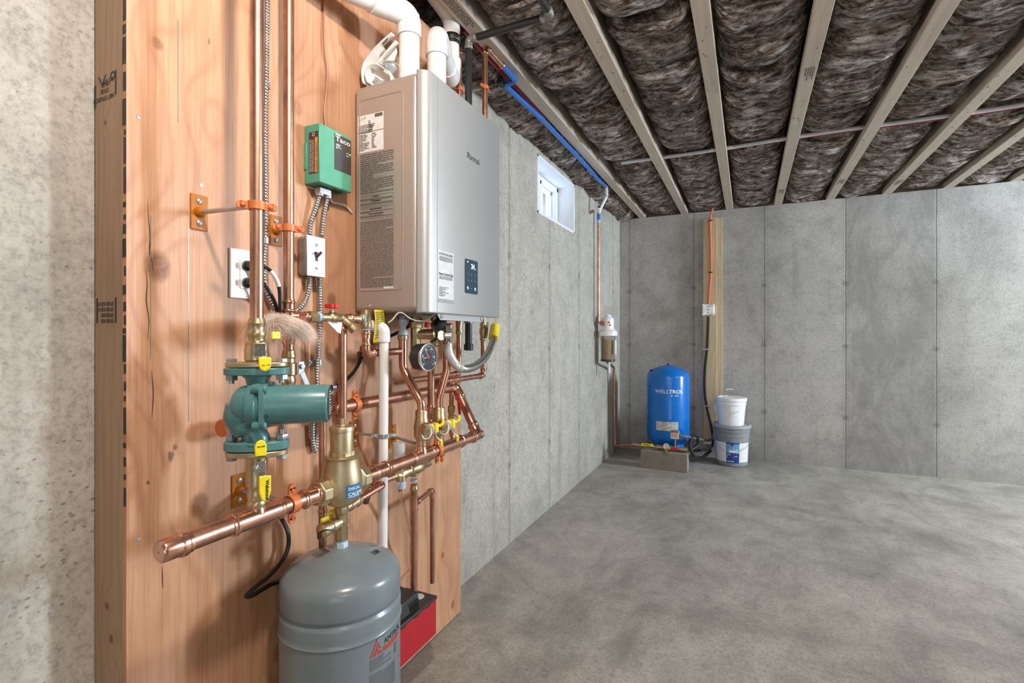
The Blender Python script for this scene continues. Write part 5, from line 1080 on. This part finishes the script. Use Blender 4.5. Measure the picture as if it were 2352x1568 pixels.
# hanging small cable
top('low_voltage_cable', cable([W(892, 741, -.90), W(902, 733, -.89), W(914, 719, -.88), W(925, 719, -.87), W(942, 731, -.86), W(962, 737, -.85), W(982, 733, -.84), W(1000, 720, -.83), V((-.835, at(1004, 712, X=-.83).y, HZ0+.004))], .0019), M['wire_white'], 'thin white cable sagging under the boiler', 'wire')
# gas union and flexible connector
ug = at(1028, 760, X=-.865); uy = ug.y
t = thing('gas_connector', 'corrugated steel gas connector looping from a union to the yellow tag', 'gas connector', (-.865, uy, ug.z))
def zu(py): return pa_(py, -.865, uy)
obj('red_tag', G().obox((-.862, uy+.002, zu(733)), YA, UP, XA, .044, .010, .030), M['red'], t, bevel=.002); fit('GIS GAS', V((-.8465, uy-.018, zu(736))), V((0, uy+.022, 0)), .006, M['label'], t, 'tag_lettering', .01)
g = G(); hexg(g, (-.865, uy, zu(762)), UP, .0165, zu(742)-zu(762), .3); hexg(g, (-.865, uy, zu(776)), UP, .0195, zu(762)-zu(776), .1); hexg(g, (-.865, uy, zu(786)), UP, .0160, zu(776)-zu(786), .3); obj('union', g, M['chrome'], t, bevel=.0008)
A1 = V((-.865, uy, zu(788))); Q = [A1, V((-.862, uy+.004, zu(812))), V((-.850, uy+.022, zu(836))), at(1066, 847, X=-.83), at(1095, 839, X=-.84), at(1118, 815, X=-.87), at(1131, 785, X=-.91), at(1136, 758, X=-.95)]
P = resample(smoothpath(Q, 10), .0014); rr_ = [.0132*(1+.018*math.sin(i*2*PI/3.2)) for i in range(len(P))]; obj('corrugated_tube', G().sweep(P, rr_, 16), plain('stainless_steel', (.50, .49, .47), .34, 1.0), t)
n1 = int(len(P)*.17); obj('paper_sleeve', G().sweep(P[2:n1], [.0146+.00025*math.sin(i*1.7) for i in range(n1-2)], 14), plain('silver_foil_wrap', (.60, .60, .60), .38, .4), t)
n2 = int(len(P)*.86); e2_ = P[-1]+(P[-1]-P[-2]).normalized()*.03; g = G(); g.sweep([P[n2], P[-1], e2_], [.019, .0205, .021], 20); yt = obj('yellow_sleeve', g, M['yellow'], t)
dY = (e2_-P[n2]).normalized(); text('GAS', P[n2]+V((.0200, -.006, .004)), dY, -YA, .012, M['ink'], t, 'sleeve_lettering', .01)
bxp = at(1071, 770, X=-.953)
t = thing('gas_drip_leg', 'black iron drip leg hanging below the gas pipe beside the boiler', 'pipe', (gp.x, gp.y, pa_(804, gp.x, gp.y)))
obj('pipe', G().tube([(gp.x, gp.y, pa_(800, gp.x, gp.y)), (gp.x, gp.y, 1.87)], .0132, 20), M['iron'], t); obj('cap', G().lathe((gp.x, gp.y, pa_(805, gp.x, gp.y)), UP, [(0, .010), (.002, .0175), (.024, .0175), (.026, .015)], 20), M['iron'], t)
obj('coupling', G().lathe((gp.x, gp.y, pa_(742, gp.x, gp.y)), UP, [(0, .0165), (.022, .0165)], 20), M['gasfit'], t)
rc2 = at(1054, 790, X=-1.0)
t = run('copper_pipe', 'copper pipe dropping left of the black drip leg and turning left behind the gauge', 'pipe', [V((-1.0, rc2.y, HZ0+.1)), V((-1.0, rc2.y, pa_(858, -1.0, rc2.y))), V((-1.0, at(945, 872, X=-1.0).y, pa_(858, -1.0, rc2.y)))], .0100, 'copper')
g = G(); g.lathe((-1.0, rc2.y, pa_(768, -1.0, rc2.y)), UP, [(0, .012), (.008, .0135), (.014, .0135), (.018, .0115), (.050, .0135), (.058, .0135)], 20); obj('ball_valve', g, M['brass'], t)
rc3 = at(1110, 800, X=-1.0); zx = pa_(862, -1.0, rc3.y); xt = at(1037, 878, X=-1.0).y
t = run('copper_pipe', 'copper pipe dropping past the yellow tag and turning left to the rear pipe', 'pipe', [V((-1.0, rc3.y, 1.225)), V((-1.0, rc3.y, zx)), V((-1.0, xt-.05, zx))], .0112, 'copper')
g = G(); zv = pa_(783, -1.0, rc3.y); g.lathe((-1.0, rc3.y, zv), UP, [(0, .0125), (.006, .0150), (.014, .0150), (.018, .0130), (.030, .0165), (.052, .0165), (.058, .0130), (.064, .0150), (.072, .0150)], 20); obj('ball_valve', g, M['brass'], t)
obj('valve_lever', G().obox((-.975, rc3.y-.012, zv+.045), (.2, -.2, 1), YA, XA, .07, .012, .002), M['gasfit'], t)
tee_part((-1.0, xt, zx), .0125, YA, -UP, .0100, .024, .030, t)
zb3 = pa_(965, -1.0, xt)
t = run('copper_pipe', 'thin copper drop from the rear tee to the small lever valve', 'pipe', [V((-1.0, xt, zx)), V((-1.0, xt, hz+.0)), V((-.985, xt, hz-.055)), V((-.985, 1.36, hz-.060))], .0085, 'copper')
g = G(); g.lathe((-1.0, xt, zb3), UP, [(0, .0105), (.010, .0125), (.018, .0125), (.020, .0105), (.034, .014), (.052, .014), (.056, .0105)], 16); obj('ball_valve', g, M['brass'], t)
lp = at(1053, 912, X=-.93); lq = at(1056, 950, X=-.935); obj('lever_grip', G().sweep([lp, (lp+lq)/2, lq], [.0052, .0066, .0056], 12, sx=.55), M['red'], t); obj('lever_arm', G().tube([lq, lq-UP*.02, V((-.985, xt, zb3+.02))], .0022, 8), M['steel'], t)
hanger('small orange clamp under the far end of the header pipe', (-.985, at(1015, 1062, X=-.985).y, hz-.060), .0085, YA, UP, w=.014, platecol=None)
# ball valve on the second riser behind the pump
t = thing('ball_valve', 'brass ball valve with a steel and red lever behind the pump motor', 'valve', (RX2, RY2, pa_(900, RX2, RY2)))
brass((RX2, RY2, pa_(803, RX2, RY2)), -UP, [(0, .0125), (.002, .0145), (.008, .0145), (.012, .0165), (.018, .0165), (.021, .0142), (.030, .0150), (.033, .0185), (.060, .0185), (.063, .0140), (.072, .0160), (.080, .0160), (.084, .0140), (.100, .0135)], t, seg=24)
c = V((RX2, RY2, pa_(845, RX2, RY2))); e_ = V((.6, -.1, 0)).normalized()
g = G(); g.obox(c+V((.024, .016, .0)), UP, YA, XA, .030, .016, .002); g.obox(c+V((.026, .026, -.030)), V((0, .5, -1)), V((0, 1, .5)), XA, .042, .013, .002); obj('lever_arm', g, M['steel'], t); obj('lever_grip', G().obox(c+V((.027, .042, -.056)), V((0, .7, -.7)), V((0, 1, .7)), XA, .026, .013, .006), M['red'], t, bevel=.002)
obj('stem_nut', hexg(G(), c+V((.025, .016, .004)), XA, .0065, .006), M['steel'], t)
obj('pipe', G().tube([(RX2, RY2, pa_(895, RX2, RY2)), (RX2, RY2, rz)], .0122, 20), M['copper'], t)
top('valve_lever', G().obox(at(633, 770, X=-.90), YA, UP, XA, .022, .016, .006), M['yellow'], 'yellow valve grip poking out under the pale tuft', 'handle', bevel=.002)
# regulator group below the header
ra = at(945, 1080, X=-.965); rzz = at(925, 1090, X=-.965).z
t = thing('feed_valve', 'brass pressure reducing and backflow valve with a grey knob behind the header', 'valve', (-.965, ra.y, rzz-.02))
yA_, yB_ = at(898, 1092, X=-.965).y, at(985, 1068, X=-.965).y; zz0 = pa_(1078, -.965, ra.y)
brass((-.965, yA_, zz0), YA, [(0, .0105), (.020, .0105), (.022, .0140), (.040, .0150), (.050, .0185), (.066, .0185), (.070, .0150), (.086, .0160), (.090, .0195), (.120, .0200), (.124, .0210), (.150, .0190), (.156, .0150), (yB_-yA_, .0130)], t, seg=16)
kb = at(916, 1050, X=-.965)
brass((-.965, kb.y, zz0), UP, [(0, .015), (.020, .017), (.022, .019)], t, 'bonnet'); obj('bonnet_ring', hexg(G(), (-.965, kb.y, pa_(1052, -.965, kb.y)), UP, .0225, .010), M['pvc_grey'], t); obj('knob', G().lathe((-.965, kb.y, pa_(1044, -.965, kb.y)), UP, [(0, .0190), (.030, .0188), (.036, .0180), (.037, .014)], 28), M['pvc_grey'], t)
kb2 = at(921, 1105, X=-.955); brass((-.955, kb2.y, zz0), -UP, [(0, .014), (.016, .015), (.020, .008), (.028, .008)], t, 'vent_port'); obj('vent_cap', G().lathe((-.955, kb2.y, pa_(1104, -.955, kb2.y)), -UP, [(0, .0145), (.022, .0145), (.023, .012)], 24), M['steelblue'], t)
tp_ = at(951, 1095, X=-.965); ty = tp_.y
brass((-.965, ty, zz0), -UP, [(0, .014), (.022, .0135), (.024, .0115)], t, 'outlet'); obj('thread_seal', G().lathe((-.965, ty, pa_(1100, -.965, ty)), -UP, [(0, .0115), (.006, .0115)], 16), M['tape_blue'], t)
lft = at(848, 1110, X=-.97)
run('copper_pipe', 'small copper feed pipe behind the white drain pipe', 'pipe', [V((-.965, yA_+.01, zz0)), V((-.965, lft.y, zz0)), V((-.985, lft.y, zz0-.05))], .0100, 'copper')
ze = pa_(1155, -.965, ty); y4 = at(993, 1145, X=-.985).y
t = thing('copper_pipe', 'copper pipe going down the plywood from the feed valve to the floor', 'pipe', (-.965, ty, .02))
czp = at(1003, 1372, X=-.925).z
obj('pipe', G().tube([(-.965, ty, czp+.012), (-.965, ty, pa_(1112, -.965, ty))], .0105, 18), M['copper'], t)
brass((-.965, ty, pa_(1128, -.965, ty)), UP, [(0, .012), (.004, .0135), (.010, .0135), (.014, .0118), (.022, .0118)], t, 'adapter')
tee_part((-.965, ty, ze), .0105, UP, YA, .0085, .020, .026, t)
run('copper_pipe', 'thin copper loop pipe to the right of the feed pipe going behind the red pump', 'pipe', [V((-.965, ty+.02, ze)), V((-.985, y4, ze+.004)), V((-.985, y4, at(1003, 1372, X=-.925).z+.008)), ], .0085, 'copper')
# clear tube and condensate pump
cp = thing('condensate_pump', 'condensate pump with a black lid and red reservoir against the plywood', 'pump', (-.97, 1.3, .17))
cxF = -.925; c0 = at(1003, 1372, X=cxF); cb = at(1003, 1460, X=cxF); cy1 = c0.y; cz1 = c0.z; cz0 = at(1003, 1455, X=cxF).z; cy0 = cy1-.29
obj('reservoir', G().box((XP+.003, cy0, cz0), (cxF, cy1, cz1)), M['redbox'], cp, bevel=.005, segs=3)
g = G()
for k in range(4): yk = cy1-.05-k*.065; g.prism((cxF-.0012, yk, cz1-.001), YA, UP, [(-.012, 0), (-.006, -.006), (.012, -.006), (.016, 0)], .003)
obj('reservoir_notch', g, M['black_plastic'], cp)
obj('lid', G().box((XP+.002, cy0-.002, cz1-.004), (cxF+.002, cy1+.002, cz1+.007)), M['black_plastic'], cp, bevel=.003)
my1 = at(965, 1380, X=cxF-.01).y
poly = [(0, 0), (.098, 0), (.094, .055), (.080, .062), (.010, .062)]
g = G().prism((XP+.008, my1-.20, cz1+.006), XA, UP, [(0, 0), (.108, 0), (.100, .046), (.010, .052)], -.20); obj('motor_cover', g, M['black_plastic'], cp, bevel=.006, segs=3)
g = G(); gcn = V((-.985, my1-.10, cz1+.0575))
for k in range(5): g.lathe(gcn-UP*.0, V((.06, 0, 1)), [(0, .006+k*.005), (.0012, .006+k*.005), (.0012, .0082+k*.005), (0, .0082+k*.005)], 28, cap=False)
obj('vent_grille', g, M['black'], cp)
g = G()
for k in range(5): g.obox((XP+.116, my1-.012-k*.009, cz1+.026), YA, UP, XA, .004, .026, .002)
obj('vent_slot', g, M['black'], cp)
obj('lid_cap', G().lathe((XP+.075, cy1-.032, cz1+.007), UP, [(0, .019), (.001, .019), (.0015, .017)], 32), M['pvc_grey'], cp)
for i, j in ((.018, -.012), (.018, -.185), (.100, -.012)): obj('screw', head(G(), (XP+i+.006, my1+j, cz1+.056), UP, .0045, .002), M['black'], cp)
tb0 = V((-.958, kb2.y, pa_(1126, -.955, kb2.y))); Q = [tb0, at(932, 1180, X=-.975), at(945, 1240, X=-.985), at(952, 1290, X=-.99), V((XP+.045, my1-.008, cz1+.075)), V((XP+.045, my1-.006, cz1+.03))]
top('clear_hose', G().sweep(smoothpath(Q, 8), .0058, 14), M['tubing'], 'clear plastic hose from the feed valve down to the condensate pump', 'hose')
# ================================================================ the far corner
# water filter
FX, FY = -1.062, 4.15
def zf_(py): return pa_(py, FX, FY)
fl = thing('water_filter', 'whole house water filter with a white head on the left wall by the corner', 'water filter', (FX, FY, zf_(830)))
m_sump = m_clear('tinted_filter_bowl', (.62, .55, .45), .12, 1.2)
obj('filter_head', G().lathe((FX, FY, zf_(772)), UP, [(0, .066), (.004, .078), (.040, .080), (.046, .068), (.060, .060), (.062, .048)], 36), M['white'], fl)
g = G(); g.lathe((FX, FY, zf_(757)), UP, [(0, .050), (.085, .050), (.100, .044), (.108, .030), (.120, .026), (.128, .022)], 32); g.obox((FX-.03, FY, zf_(745)), YA, UP, XA, .07, .11, .07); obj('valve_head', g, M['white'], fl, bevel=.004)
obj('filter_bowl', G().lathe((FX, FY, zf_(830)+.012), UP, [(0, .055), (.004, .058), (.190, .062), (.215, .062)], 36), m_sump, fl)
obj('filter_cartridge', G().lathe((FX, FY, zf_(830)+.018), UP, [(0, .040), (.170, .040)], 28), plain('pleated_cartridge', (.62, .53, .42), .8), fl)
obj('bowl_base', G().lathe((FX, FY, zf_(830)), UP, [(0, .050), (.006, .061), (.018, .060)], 36), M['black_plastic'], fl)
obj('drain_spout', G().tube([(FX+.01, FY, zf_(830)+.004), (FX+.01, FY, zf_(857))], .009, 12), M['white'], fl)
obj('filter_wrench', G().obox((FX+.066, FY-.01, zf_(797)), UP, YA, XA, .12, .03, .012), M['white'], fl, bevel=.004)
for dx_, dz_ in ((.0, .028), (.02, .005)): obj('red_button', G().lathe((FX+.02+dx_*.5, FY-.048, zf_(748)+dz_), -YA, [(0, .008), (.006, .007)], 12), M['red'], fl)
obj('inlet_union', G().lathe((FX-.03, FY-.03, zf_(742)), V((0, -1, 0)), [(0, .022), (.03, .022), (.032, .016)], 16), M['copper_new'], fl)
top('paper_tag', G().prism((FX-.035, FY-.062, zf_(722)), XA, UP, [(0, 0), (.09, .01), (.10, .06), (.03, .07)], .0008), M['paper'], 'folded white paper tucked behind the filter head', 'paper')
# copper from the filter to the tank
lx = -1.10; ly = at(1413, 900, X=lx).y; lz = at(1413, 1028, X=lx).z; bx0, by0, bz0 = -.74, 4.28, .118
run('copper_pipe', 'copper pipe from the water filter down the corner and along the floor to the tank', 'pipe', [V((FX-.01, FY+.03, zf_(832))), V((lx, ly-.05, zf_(850))), V((lx, ly, lz+.02)), V((-.80, 4.40, bz0+.06))], .0105, 'copper')
# pressure tank
TX, TY = -.645, 4.66
def zt_(py): return pa_(py, TX, TY)
wt = thing('pressure_tank', 'tall blue steel well pressure tank on the floor by the back wall', 'tank', (TX, TY, 0))
H = zt_(838); rt = .184; z0 = .165
obj('tank_shell', G().lathe((TX, TY, z0), UP, [(0, .10), (0, .13), (.012, .160), (.035, .178), (.065, rt), (.205, rt), (.215, rt+.002), (.235, rt+.002), (.245, rt), (H-z0-.100, rt), (H-z0-.075, .176), (H-z0-.050, .152), (H-z0-.028, .115), (H-z0-.010, .065), (H-z0, .006)], 72), M['tank_blue'], wt, smooth=60)
obj('tank_stand', G().lathe((TX, TY, 0), UP, [(0, .140), (.010, .137), (z0+.02, .137)], 64), M['tank_blue'], wt)
obj('air_valve', G().lathe((TX, TY, H-.004), UP, [(0, .010), (.012, .010), (.016, .006)], 12), M['black'], wt); obj('sensor_plug', G().lathe((TX-.13, TY-.06, H-.070), V((-.2, 0, 1)), [(0, .012), (.020, .012), (.022, .020), (.030, .018)], 12), M['black'], wt)
vdir = math.atan2(-TY, -TX)
wt_ = cyl(TX, TY, rt+.0004, vdir+.0)
def wmap(a, b, c): ang = vdir+a/rt; return V((TX+(rt+.0006+c)*math.cos(ang), TY+(rt+.0006+c)*math.sin(ang), b))
zl = zt_(898)
text('WELL', (0, 0, 0), XA, YA, .030, M['label'], wt, 'tank_lettering', .01, warp=lambda a, b, c: wmap(-.116+a, zl+b, c), sx=1.15)
text('x', (0, 0, 0), XA, YA, .020, M['green'], wt, 'tank_lettering', .01, warp=lambda a, b, c: wmap(-.016+a, zl+b, c))
text('TROL', (0, 0, 0), XA, YA, .030, M['label'], wt, 'tank_lettering', .03, warp=lambda a, b, c: wmap(.006+a, zl+b, c), sx=1.15)
lines((0, 0, 0), XA, YA, .060, .010, 1, M['label'], wt, 5, .9, warp=lambda a, b, l: wmap(.025+a, zl-.016+b, .0002), name='tank_text')
def wrap_quad(a0, a1, za, zb_, m, nm, n=8):
    g = G()
    for i in range(n): p, q = a0+(a1-a0)*i/n, a0+(a1-a0)*(i+1)/n; g.add([wmap(p, za, .0004), wmap(q, za, .0004), wmap(q, zb_, .0004), wmap(p, zb_, .0004)], [(0, 1, 2, 3)])
    return obj(nm, g, m, wt)
wrap_quad(-.105, .085, zt_(981), zt_(961), plain('metallic_label', (.62, .62, .58), .35, .2), 'rating_label')
lines((0, 0, 0), XA, YA, .175, .058, 5, M['gasfit'], wt, 6, .35, warp=lambda a, b, l: wmap(-.098+a, zt_(963)+b, .0012), name='rating_text')
for a_, z_ in ((-.050, 962), (-.050, 978)): wrap_quad(a_, a_+.032, zt_(z_+1.6), zt_(z_), M['red_dark'], 'rating_heading', 3)
# cinder block under the piping
m_blk = m_concrete('weathered_block', (.34, .29, .235), (), 0, .5, .2)
a, b = at(1471, 1072, Z=0), at(1582, 1079, Z=0); by = 4.30
bl0, bl1 = at(1471, 1074, Y=by).x, at(1579, 1077, Y=by).x; bh = .150
top('concrete_block', G().box((bl0, by, 0), (bl1, by+.12, bh)), m_blk, 'tan concrete block on the floor in front of the blue tank', 'block', bevel=.004)
# piping on the block
zq = bh+.026; yq = by+.055
mt = thing('tank_manifold', 'brass manifold on the block in front of the blue tank', 'manifold', ((bl0+bl1)/2, yq, bh))
xa = at(1475, 1036, Y=yq).x; xb = at(1575, 1036, Y=yq).x
def ax(px): return at(px, 1040, Y=yq).x
obj('copper_stub', G().tube([(xa-.08, yq+.02, zq), (ax(1478), yq, zq)], .0105, 14), M['copper_new'], mt); obj('manifold_body', G().lathe((ax(1500), yq, zq), XA, [(0, .014), (.03, .014), (.032, .020), (.07, .020), (.072, .016), (.11, .016), (.112, .024), (.15, .024), (.152, .015), (.24, .015), (.25, .019), (.28, .019)], 14), M['brass'], mt)
obj('drain_spout', G().tube([(ax(1532), yq, zq), (ax(1532), yq-.03, zq-.02), (ax(1532), yq-.070, zq-.030)], .012, 12, .02), M['brass'], mt)
obj('copper_stub', G().tube([(ax(1558), yq, zq), (ax(1580), yq, zq)], .0125, 14), M['copper_new'], mt)
obj('lever_grip', G().obox((ax(1488), yq-.022, zq+.014), XA, UP, YA, .098, .024, .010), M['yellow'], mt, bevel=.004); lines((ax(1480), yq-.0275, zq+.019), XA, UP, .055, .008, 1, M['ink'], mt, 4, .9, 'grip_text')
obj('lever_grip', G().obox((ax(1550), yq-.026, zq+.004), XA, UP, YA, .062, .022, .012), M['red'], mt, bevel=.004)
gx_ = ax(1531); gzz = pa_(1024, gx_, yq)
gg = thing('pressure_gauge', 'small white dial pressure gauge in front of the blue tank', 'gauge', (gx_, yq, gzz-.03))
obj('case', G().lathe((gx_, yq+.005, gzz), -YA, [(0, .022), (.004, .026), (.024, .027), (.026, .0265), (.0265, .023), (.022, .023)], 28), M['chrome'], gg); obj('dial', G().lathe((gx_, yq-.018, gzz), -YA, [(0, .0235), (.0005, .0235)], 28), M['label'], gg)
obj('needle', G().obox((gx_, yq-.0192, gzz), V((1, 0, -2)), YA, UP, .026, .0006, .0022), M['ink'], gg); obj('stem', G().tube([(gx_+.015, yq, gzz-.02), (gx_+.03, yq, zq)], .006, 10), M['brass'], gg)
sx_ = at(1550, 999, Y=yq-.02).x; sz_ = pa_(998, sx_, yq)
ps = thing('pressure_switch', 'small grey pressure switch box standing above the manifold', 'switch', (sx_, yq, zq))
obj('stem', G().tube([(sx_, yq, zq), (sx_, yq, sz_-.03)], .006, 10), M['gasfit'], ps); obj('switch_cover', G().box((sx_-.034, yq-.035, sz_-.032), (sx_+.034, yq+.030, sz_+.036)), M['gasfit'], ps, bevel=.006)
quad((sx_-.030, yq-.0352, sz_-.028), XA, UP, .060, .050, M['label'], ps, 'label'); lines((sx_-.026, yq-.0358, sz_+.018), XA, UP, .052, .040, 6, M['red_dark'], ps, 9, .5, 'label_text')
obj('red_band', G().box((sx_-.030, yq-.0362, sz_+.024), (sx_+.030, yq-.035, sz_+.032)), M['red_dark'], ps)
# buckets
BX, BY = -.125, 4.78
def zb_(py): return pa_(py, BX, BY)
m_gb = plain('grey_bucket_plastic', (.24, .26, .27), .45); m_gb2 = plain('grey_bucket_lid', (.36, .38, .39), .45)
bk = thing('paint_bucket', 'large grey paint bucket with a blue and white label on the floor', 'bucket', (BX, BY, 0)); bh_ = .352
obj('bucket_body', G().lathe((BX, BY, 0), UP, [(0, .120), (.008, .127), (.250, .139), (.252, .143), (.262, .143), (.264, .140), (.290, .141), (.292, .147), (.300, .147), (.302, .142), (.325, .143)], 56), m_gb, bk)
obj('lid', G().lathe((BX, BY, .322), UP, [(0, .148), (.004, .154), (.026, .154), (.030, .150), (.030, .144), (.022, .142), (.020, .06)], 56), m_gb2, bk)
vb = math.atan2(-BY, -BX)
def bm(a, b, c): rr = .1275+.012*(b/.25); ang = vb+a/.135; return V((BX+(rr+.001+c)*math.cos(ang), BY+(rr+.001+c)*math.sin(ang), b))
def bq(a0, a1, b0, b1, m, nm, lift=0, n=12):
    g = G()
    for i in range(n): p, q = a0+(a1-a0)*i/n, a0+(a1-a0)*(i+1)/n; g.add([bm(p, b0, lift), bm(q, b0, lift), bm(q, b1, lift), bm(p, b1, lift)], [(0, 1, 2, 3)])
    return obj(nm, g, m, bk)
bq(-.165, .165, .040, .205, M['label'], 'paper_label', 0, 24); bq(-.045, .060, .034, .208, plain('label_dark_blue', (.012, .06, .28), .4), 'label_panel', .0006); bq(-.045, .060, .120, .196, plain('label_mid_blue', (.12, .36, .62), .4), 'label_panel', .0010)
text('200', (0, 0, 0), XA, YA, .034, M['label'], bk, 'label_number', .0, warp=lambda a, b, c: bm(-.028+a, .118+b, .0014+c), sx=1.2)
bq(-.006, .012, .182, .200, plain('label_navy', (.01, .03, .15), .4), 'label_badge', .0016, 3)
lines((0, 0, 0), XA, YA, .09, .036, 3, M['label'], bk, 15, .55, warp=lambda a, b, l: bm(-.038+a, .108+b, .0014), name='label_text'); lines((0, 0, 0), XA, YA, .09, .010, 1, M['label'], bk, 16, .8, warp=lambda a, b, l: bm(-.038+a, .052+b, .0014), name='label_text', ragged=.2)
P = []
for k in range(25): a_ = vb+R(-96+k*8); q = math.sin(PI*k/24); P.append(V((BX+(.150+.004*q)*math.cos(a_), BY+(.150+.004*q)*math.sin(a_), .27-.135*q)))
obj('bail_handle', G().sweep(P, .0018, 8), M['steel'], bk); obj('hand_grip', G().sweep(P[11:15], .0065, 10), M['white'], bk)
WZ = .352; wb = thing('plaster_bucket', 'small white bucket with a smeared lid and raised handle on top of the grey bucket', 'bucket', (BX-.01, BY, WZ)); wx, wy = BX-.008, BY-.005
obj('bucket_body', G().lathe((wx, wy, WZ-.008), UP, [(0, .100), (.004, .104), (.175, .119), (.177, .124), (.190, .125), (.192, .121), (.215, .122)], 48), M['white'], wb)
g = G(); g.lathe((wx, wy, WZ+.200), UP, [(0, .124), (.004, .129), (.026, .129), (.030, .124), (.031, .10), (.024, .02)], 48); rn = random.Random(2); obj('lid', g, M['white'], wb)
g = G(); vs = []
for k in range(7): a_ = rn.uniform(1.9, 3.6); g.lathe((wx+math.cos(a_)*.10, wy+math.sin(a_)*.09, WZ+.222), V((rn.uniform(-.3, .3), rn.uniform(-.3, .3), 1)), [(0, .030), (.008, .024), (.014, .008)], 9)
obj('plaster_smear', g, M['label'], wb, smooth=70)
P = []
for k in range(21): a_ = PI*k/20; P.append(V((wx+math.cos(a_)*.122, wy-.02*math.sin(a_), WZ+.165+.135*math.sin(a_))))
obj('bail_handle', G().sweep(P, .0016, 8), M['steel'], wb); obj('hand_grip', G().sweep(P[9:13], .006, 10), M['white'], wb)
obj('side_lug', G().obox((wx-.124, wy-.01, WZ+.130), UP, YA, XA, .06, .03, .012), M['white'], wb, bevel=.004)
g = G(); g.tube([(wx+.03, wy-.118, WZ+.09), (wx+.035, wy-.118, WZ+.115), (wx+.08, wy-.095, WZ+.122)], .003, 8); obj('drip', g, M['label'], wb)
# backing board, junction box and cable
m_board = m_wood('weathered_board', (.58, .46, .30), (.40, .28, .15), plane='XZ', ring=40, amp=.03, rough=.7)
x0, x1 = xbw(1619), xbw(1647); zt6, zb6 = at(1630, 501, Y=YB-.02).z, at(1630, 1020, Y=YB-.02).z
brd = thing('backing_board', 'pale lumber board fixed upright on the back wall behind the cable', 'board', ((x0+x1)/2, YB, zb6)); WLb = WL[brd.name]
o = obj('front_board', G().box((x0-.012, YB-.040, zb6), (x1, YB-.0, zt6)), m_board, None, org=(0, 0, 0), bevel=.002); o.parent = brd; o.matrix_parent_inverse = Matrix.Translation(-WLb)
o = obj('rear_board', G().box((x1, YB-.020, zb6+.02), (x1+.045, YB, zt6)), m_board, None, org=(0, 0, 0), bevel=.002); o.parent = brd; o.matrix_parent_inverse = Matrix.Translation(-WLb)
jb = at(1627, 711, Y=YB-.07); js = .052
j = thing('junction_box', 'small white junction box on the upright board', 'junction box', (jb.x, YB-.04, jb.z-js))
obj('box_body', G().box((jb.x-js, YB-.078, jb.z-js), (jb.x+js, YB-.0405, jb.z+js)), M['white'], j, bevel=.008, segs=3)
for i in (-1, 1):
    for k in (-1, 1): obj('corner_screw', G().lathe((jb.x+i*(js-.010), YB-.079, jb.z+k*(js-.010)), -YA, [(0, .012), (.004, .012), (.005, .008)], 12), M['white'], j)
for k in range(3): obj('cover_mark', G().lathe((jb.x, YB-.0785, jb.z+.026-k*.026), -YA, [(0, .006 if k == 1 else .0045), (.001, .005)], 8), M['ink_soft'], j)
def bw(px, py, Y=YB-.048): return at(px, py, Y=Y)
oc_ = thing('electrical_cable', 'orange electrical cable dropping from the ceiling to the junction box', 'cable', bw(1627, 697)); obj('cable', cable([bw(1646, 455, YB-.20), bw(1640, 470, YB-.10), bw(1634, 490), bw(1631, 510), bw(1632, 545), bw(1633, 590), bw(1633, 625), bw(1630, 665), bw(1628, 697)], .0085, 6), plain('orange_cable', (.80, .18, .06), .4), oc_)
for py in (506, 625): obj('cable_staple', G().obox(bw(1632, py, YB-.058), XA, UP, YA, .034, .010, .006), M['ink'], oc_)
top('flexible_conduit', cable([bw(1627, 727), bw(1626, 760), bw(1624, 800), bw(1619, 850), bw(1619, 900), bw(1624, 935), bw(1632, 970), bw(1637, 1000), bw(1636, 1022, YB-.10), bw(1620, 1032, YB-.12), bw(1590, 1034, YB-.14), bw(1575, 1030, YB-.20)], .012, 6), M['gasfit'] if False else M['iron'], 'dark flexible conduit hanging from the junction box toward the blue tank', 'conduit')
top('flexible_conduit', cable([V((sx_+.035, yq, sz_-.005)), at(1580, 1003, Y=4.40), at(1605, 1008, Y=4.6), at(1630, 1011, Y=4.80), at(1638, 1000, Y=4.90)], .011, 6), plain('grey_conduit_jacket', (.13, .13, .13), .5), 'grey conduit from the pressure switch past the blue tank', 'conduit')
for px, py in ((1620, 802), (1627, 932)): 
    c = bw(px, py, YB-.045); t = thing('conduit_clip', 'small steel clip on the dark conduit, '+('upper' if py < 900 else 'lower')+' of two', 'clip', c); obj('band', G().obox(c-YA*.008, XA, UP, YA, .056, .012, .018), M['steel'], t, bevel=.002)
# black drain hose curled beside the blue tank
top('black_hose', cable([V((ax(1578), yq, zq)), V((-.42, 4.42, .17)), V((-.38, 4.50, .20)), V((-.395, 4.55, .25)), V((-.42, 4.47, .27)), V((-.435, 4.40, .22)), V((-.41, 4.38, .14)), V((-.39, 4.44, .10)), V((-.37, 4.55, .06)), V((-.30, 4.80, .09))], .014, 6), M['black'], 'black hose curled at the right foot of the blue tank', 'hose')
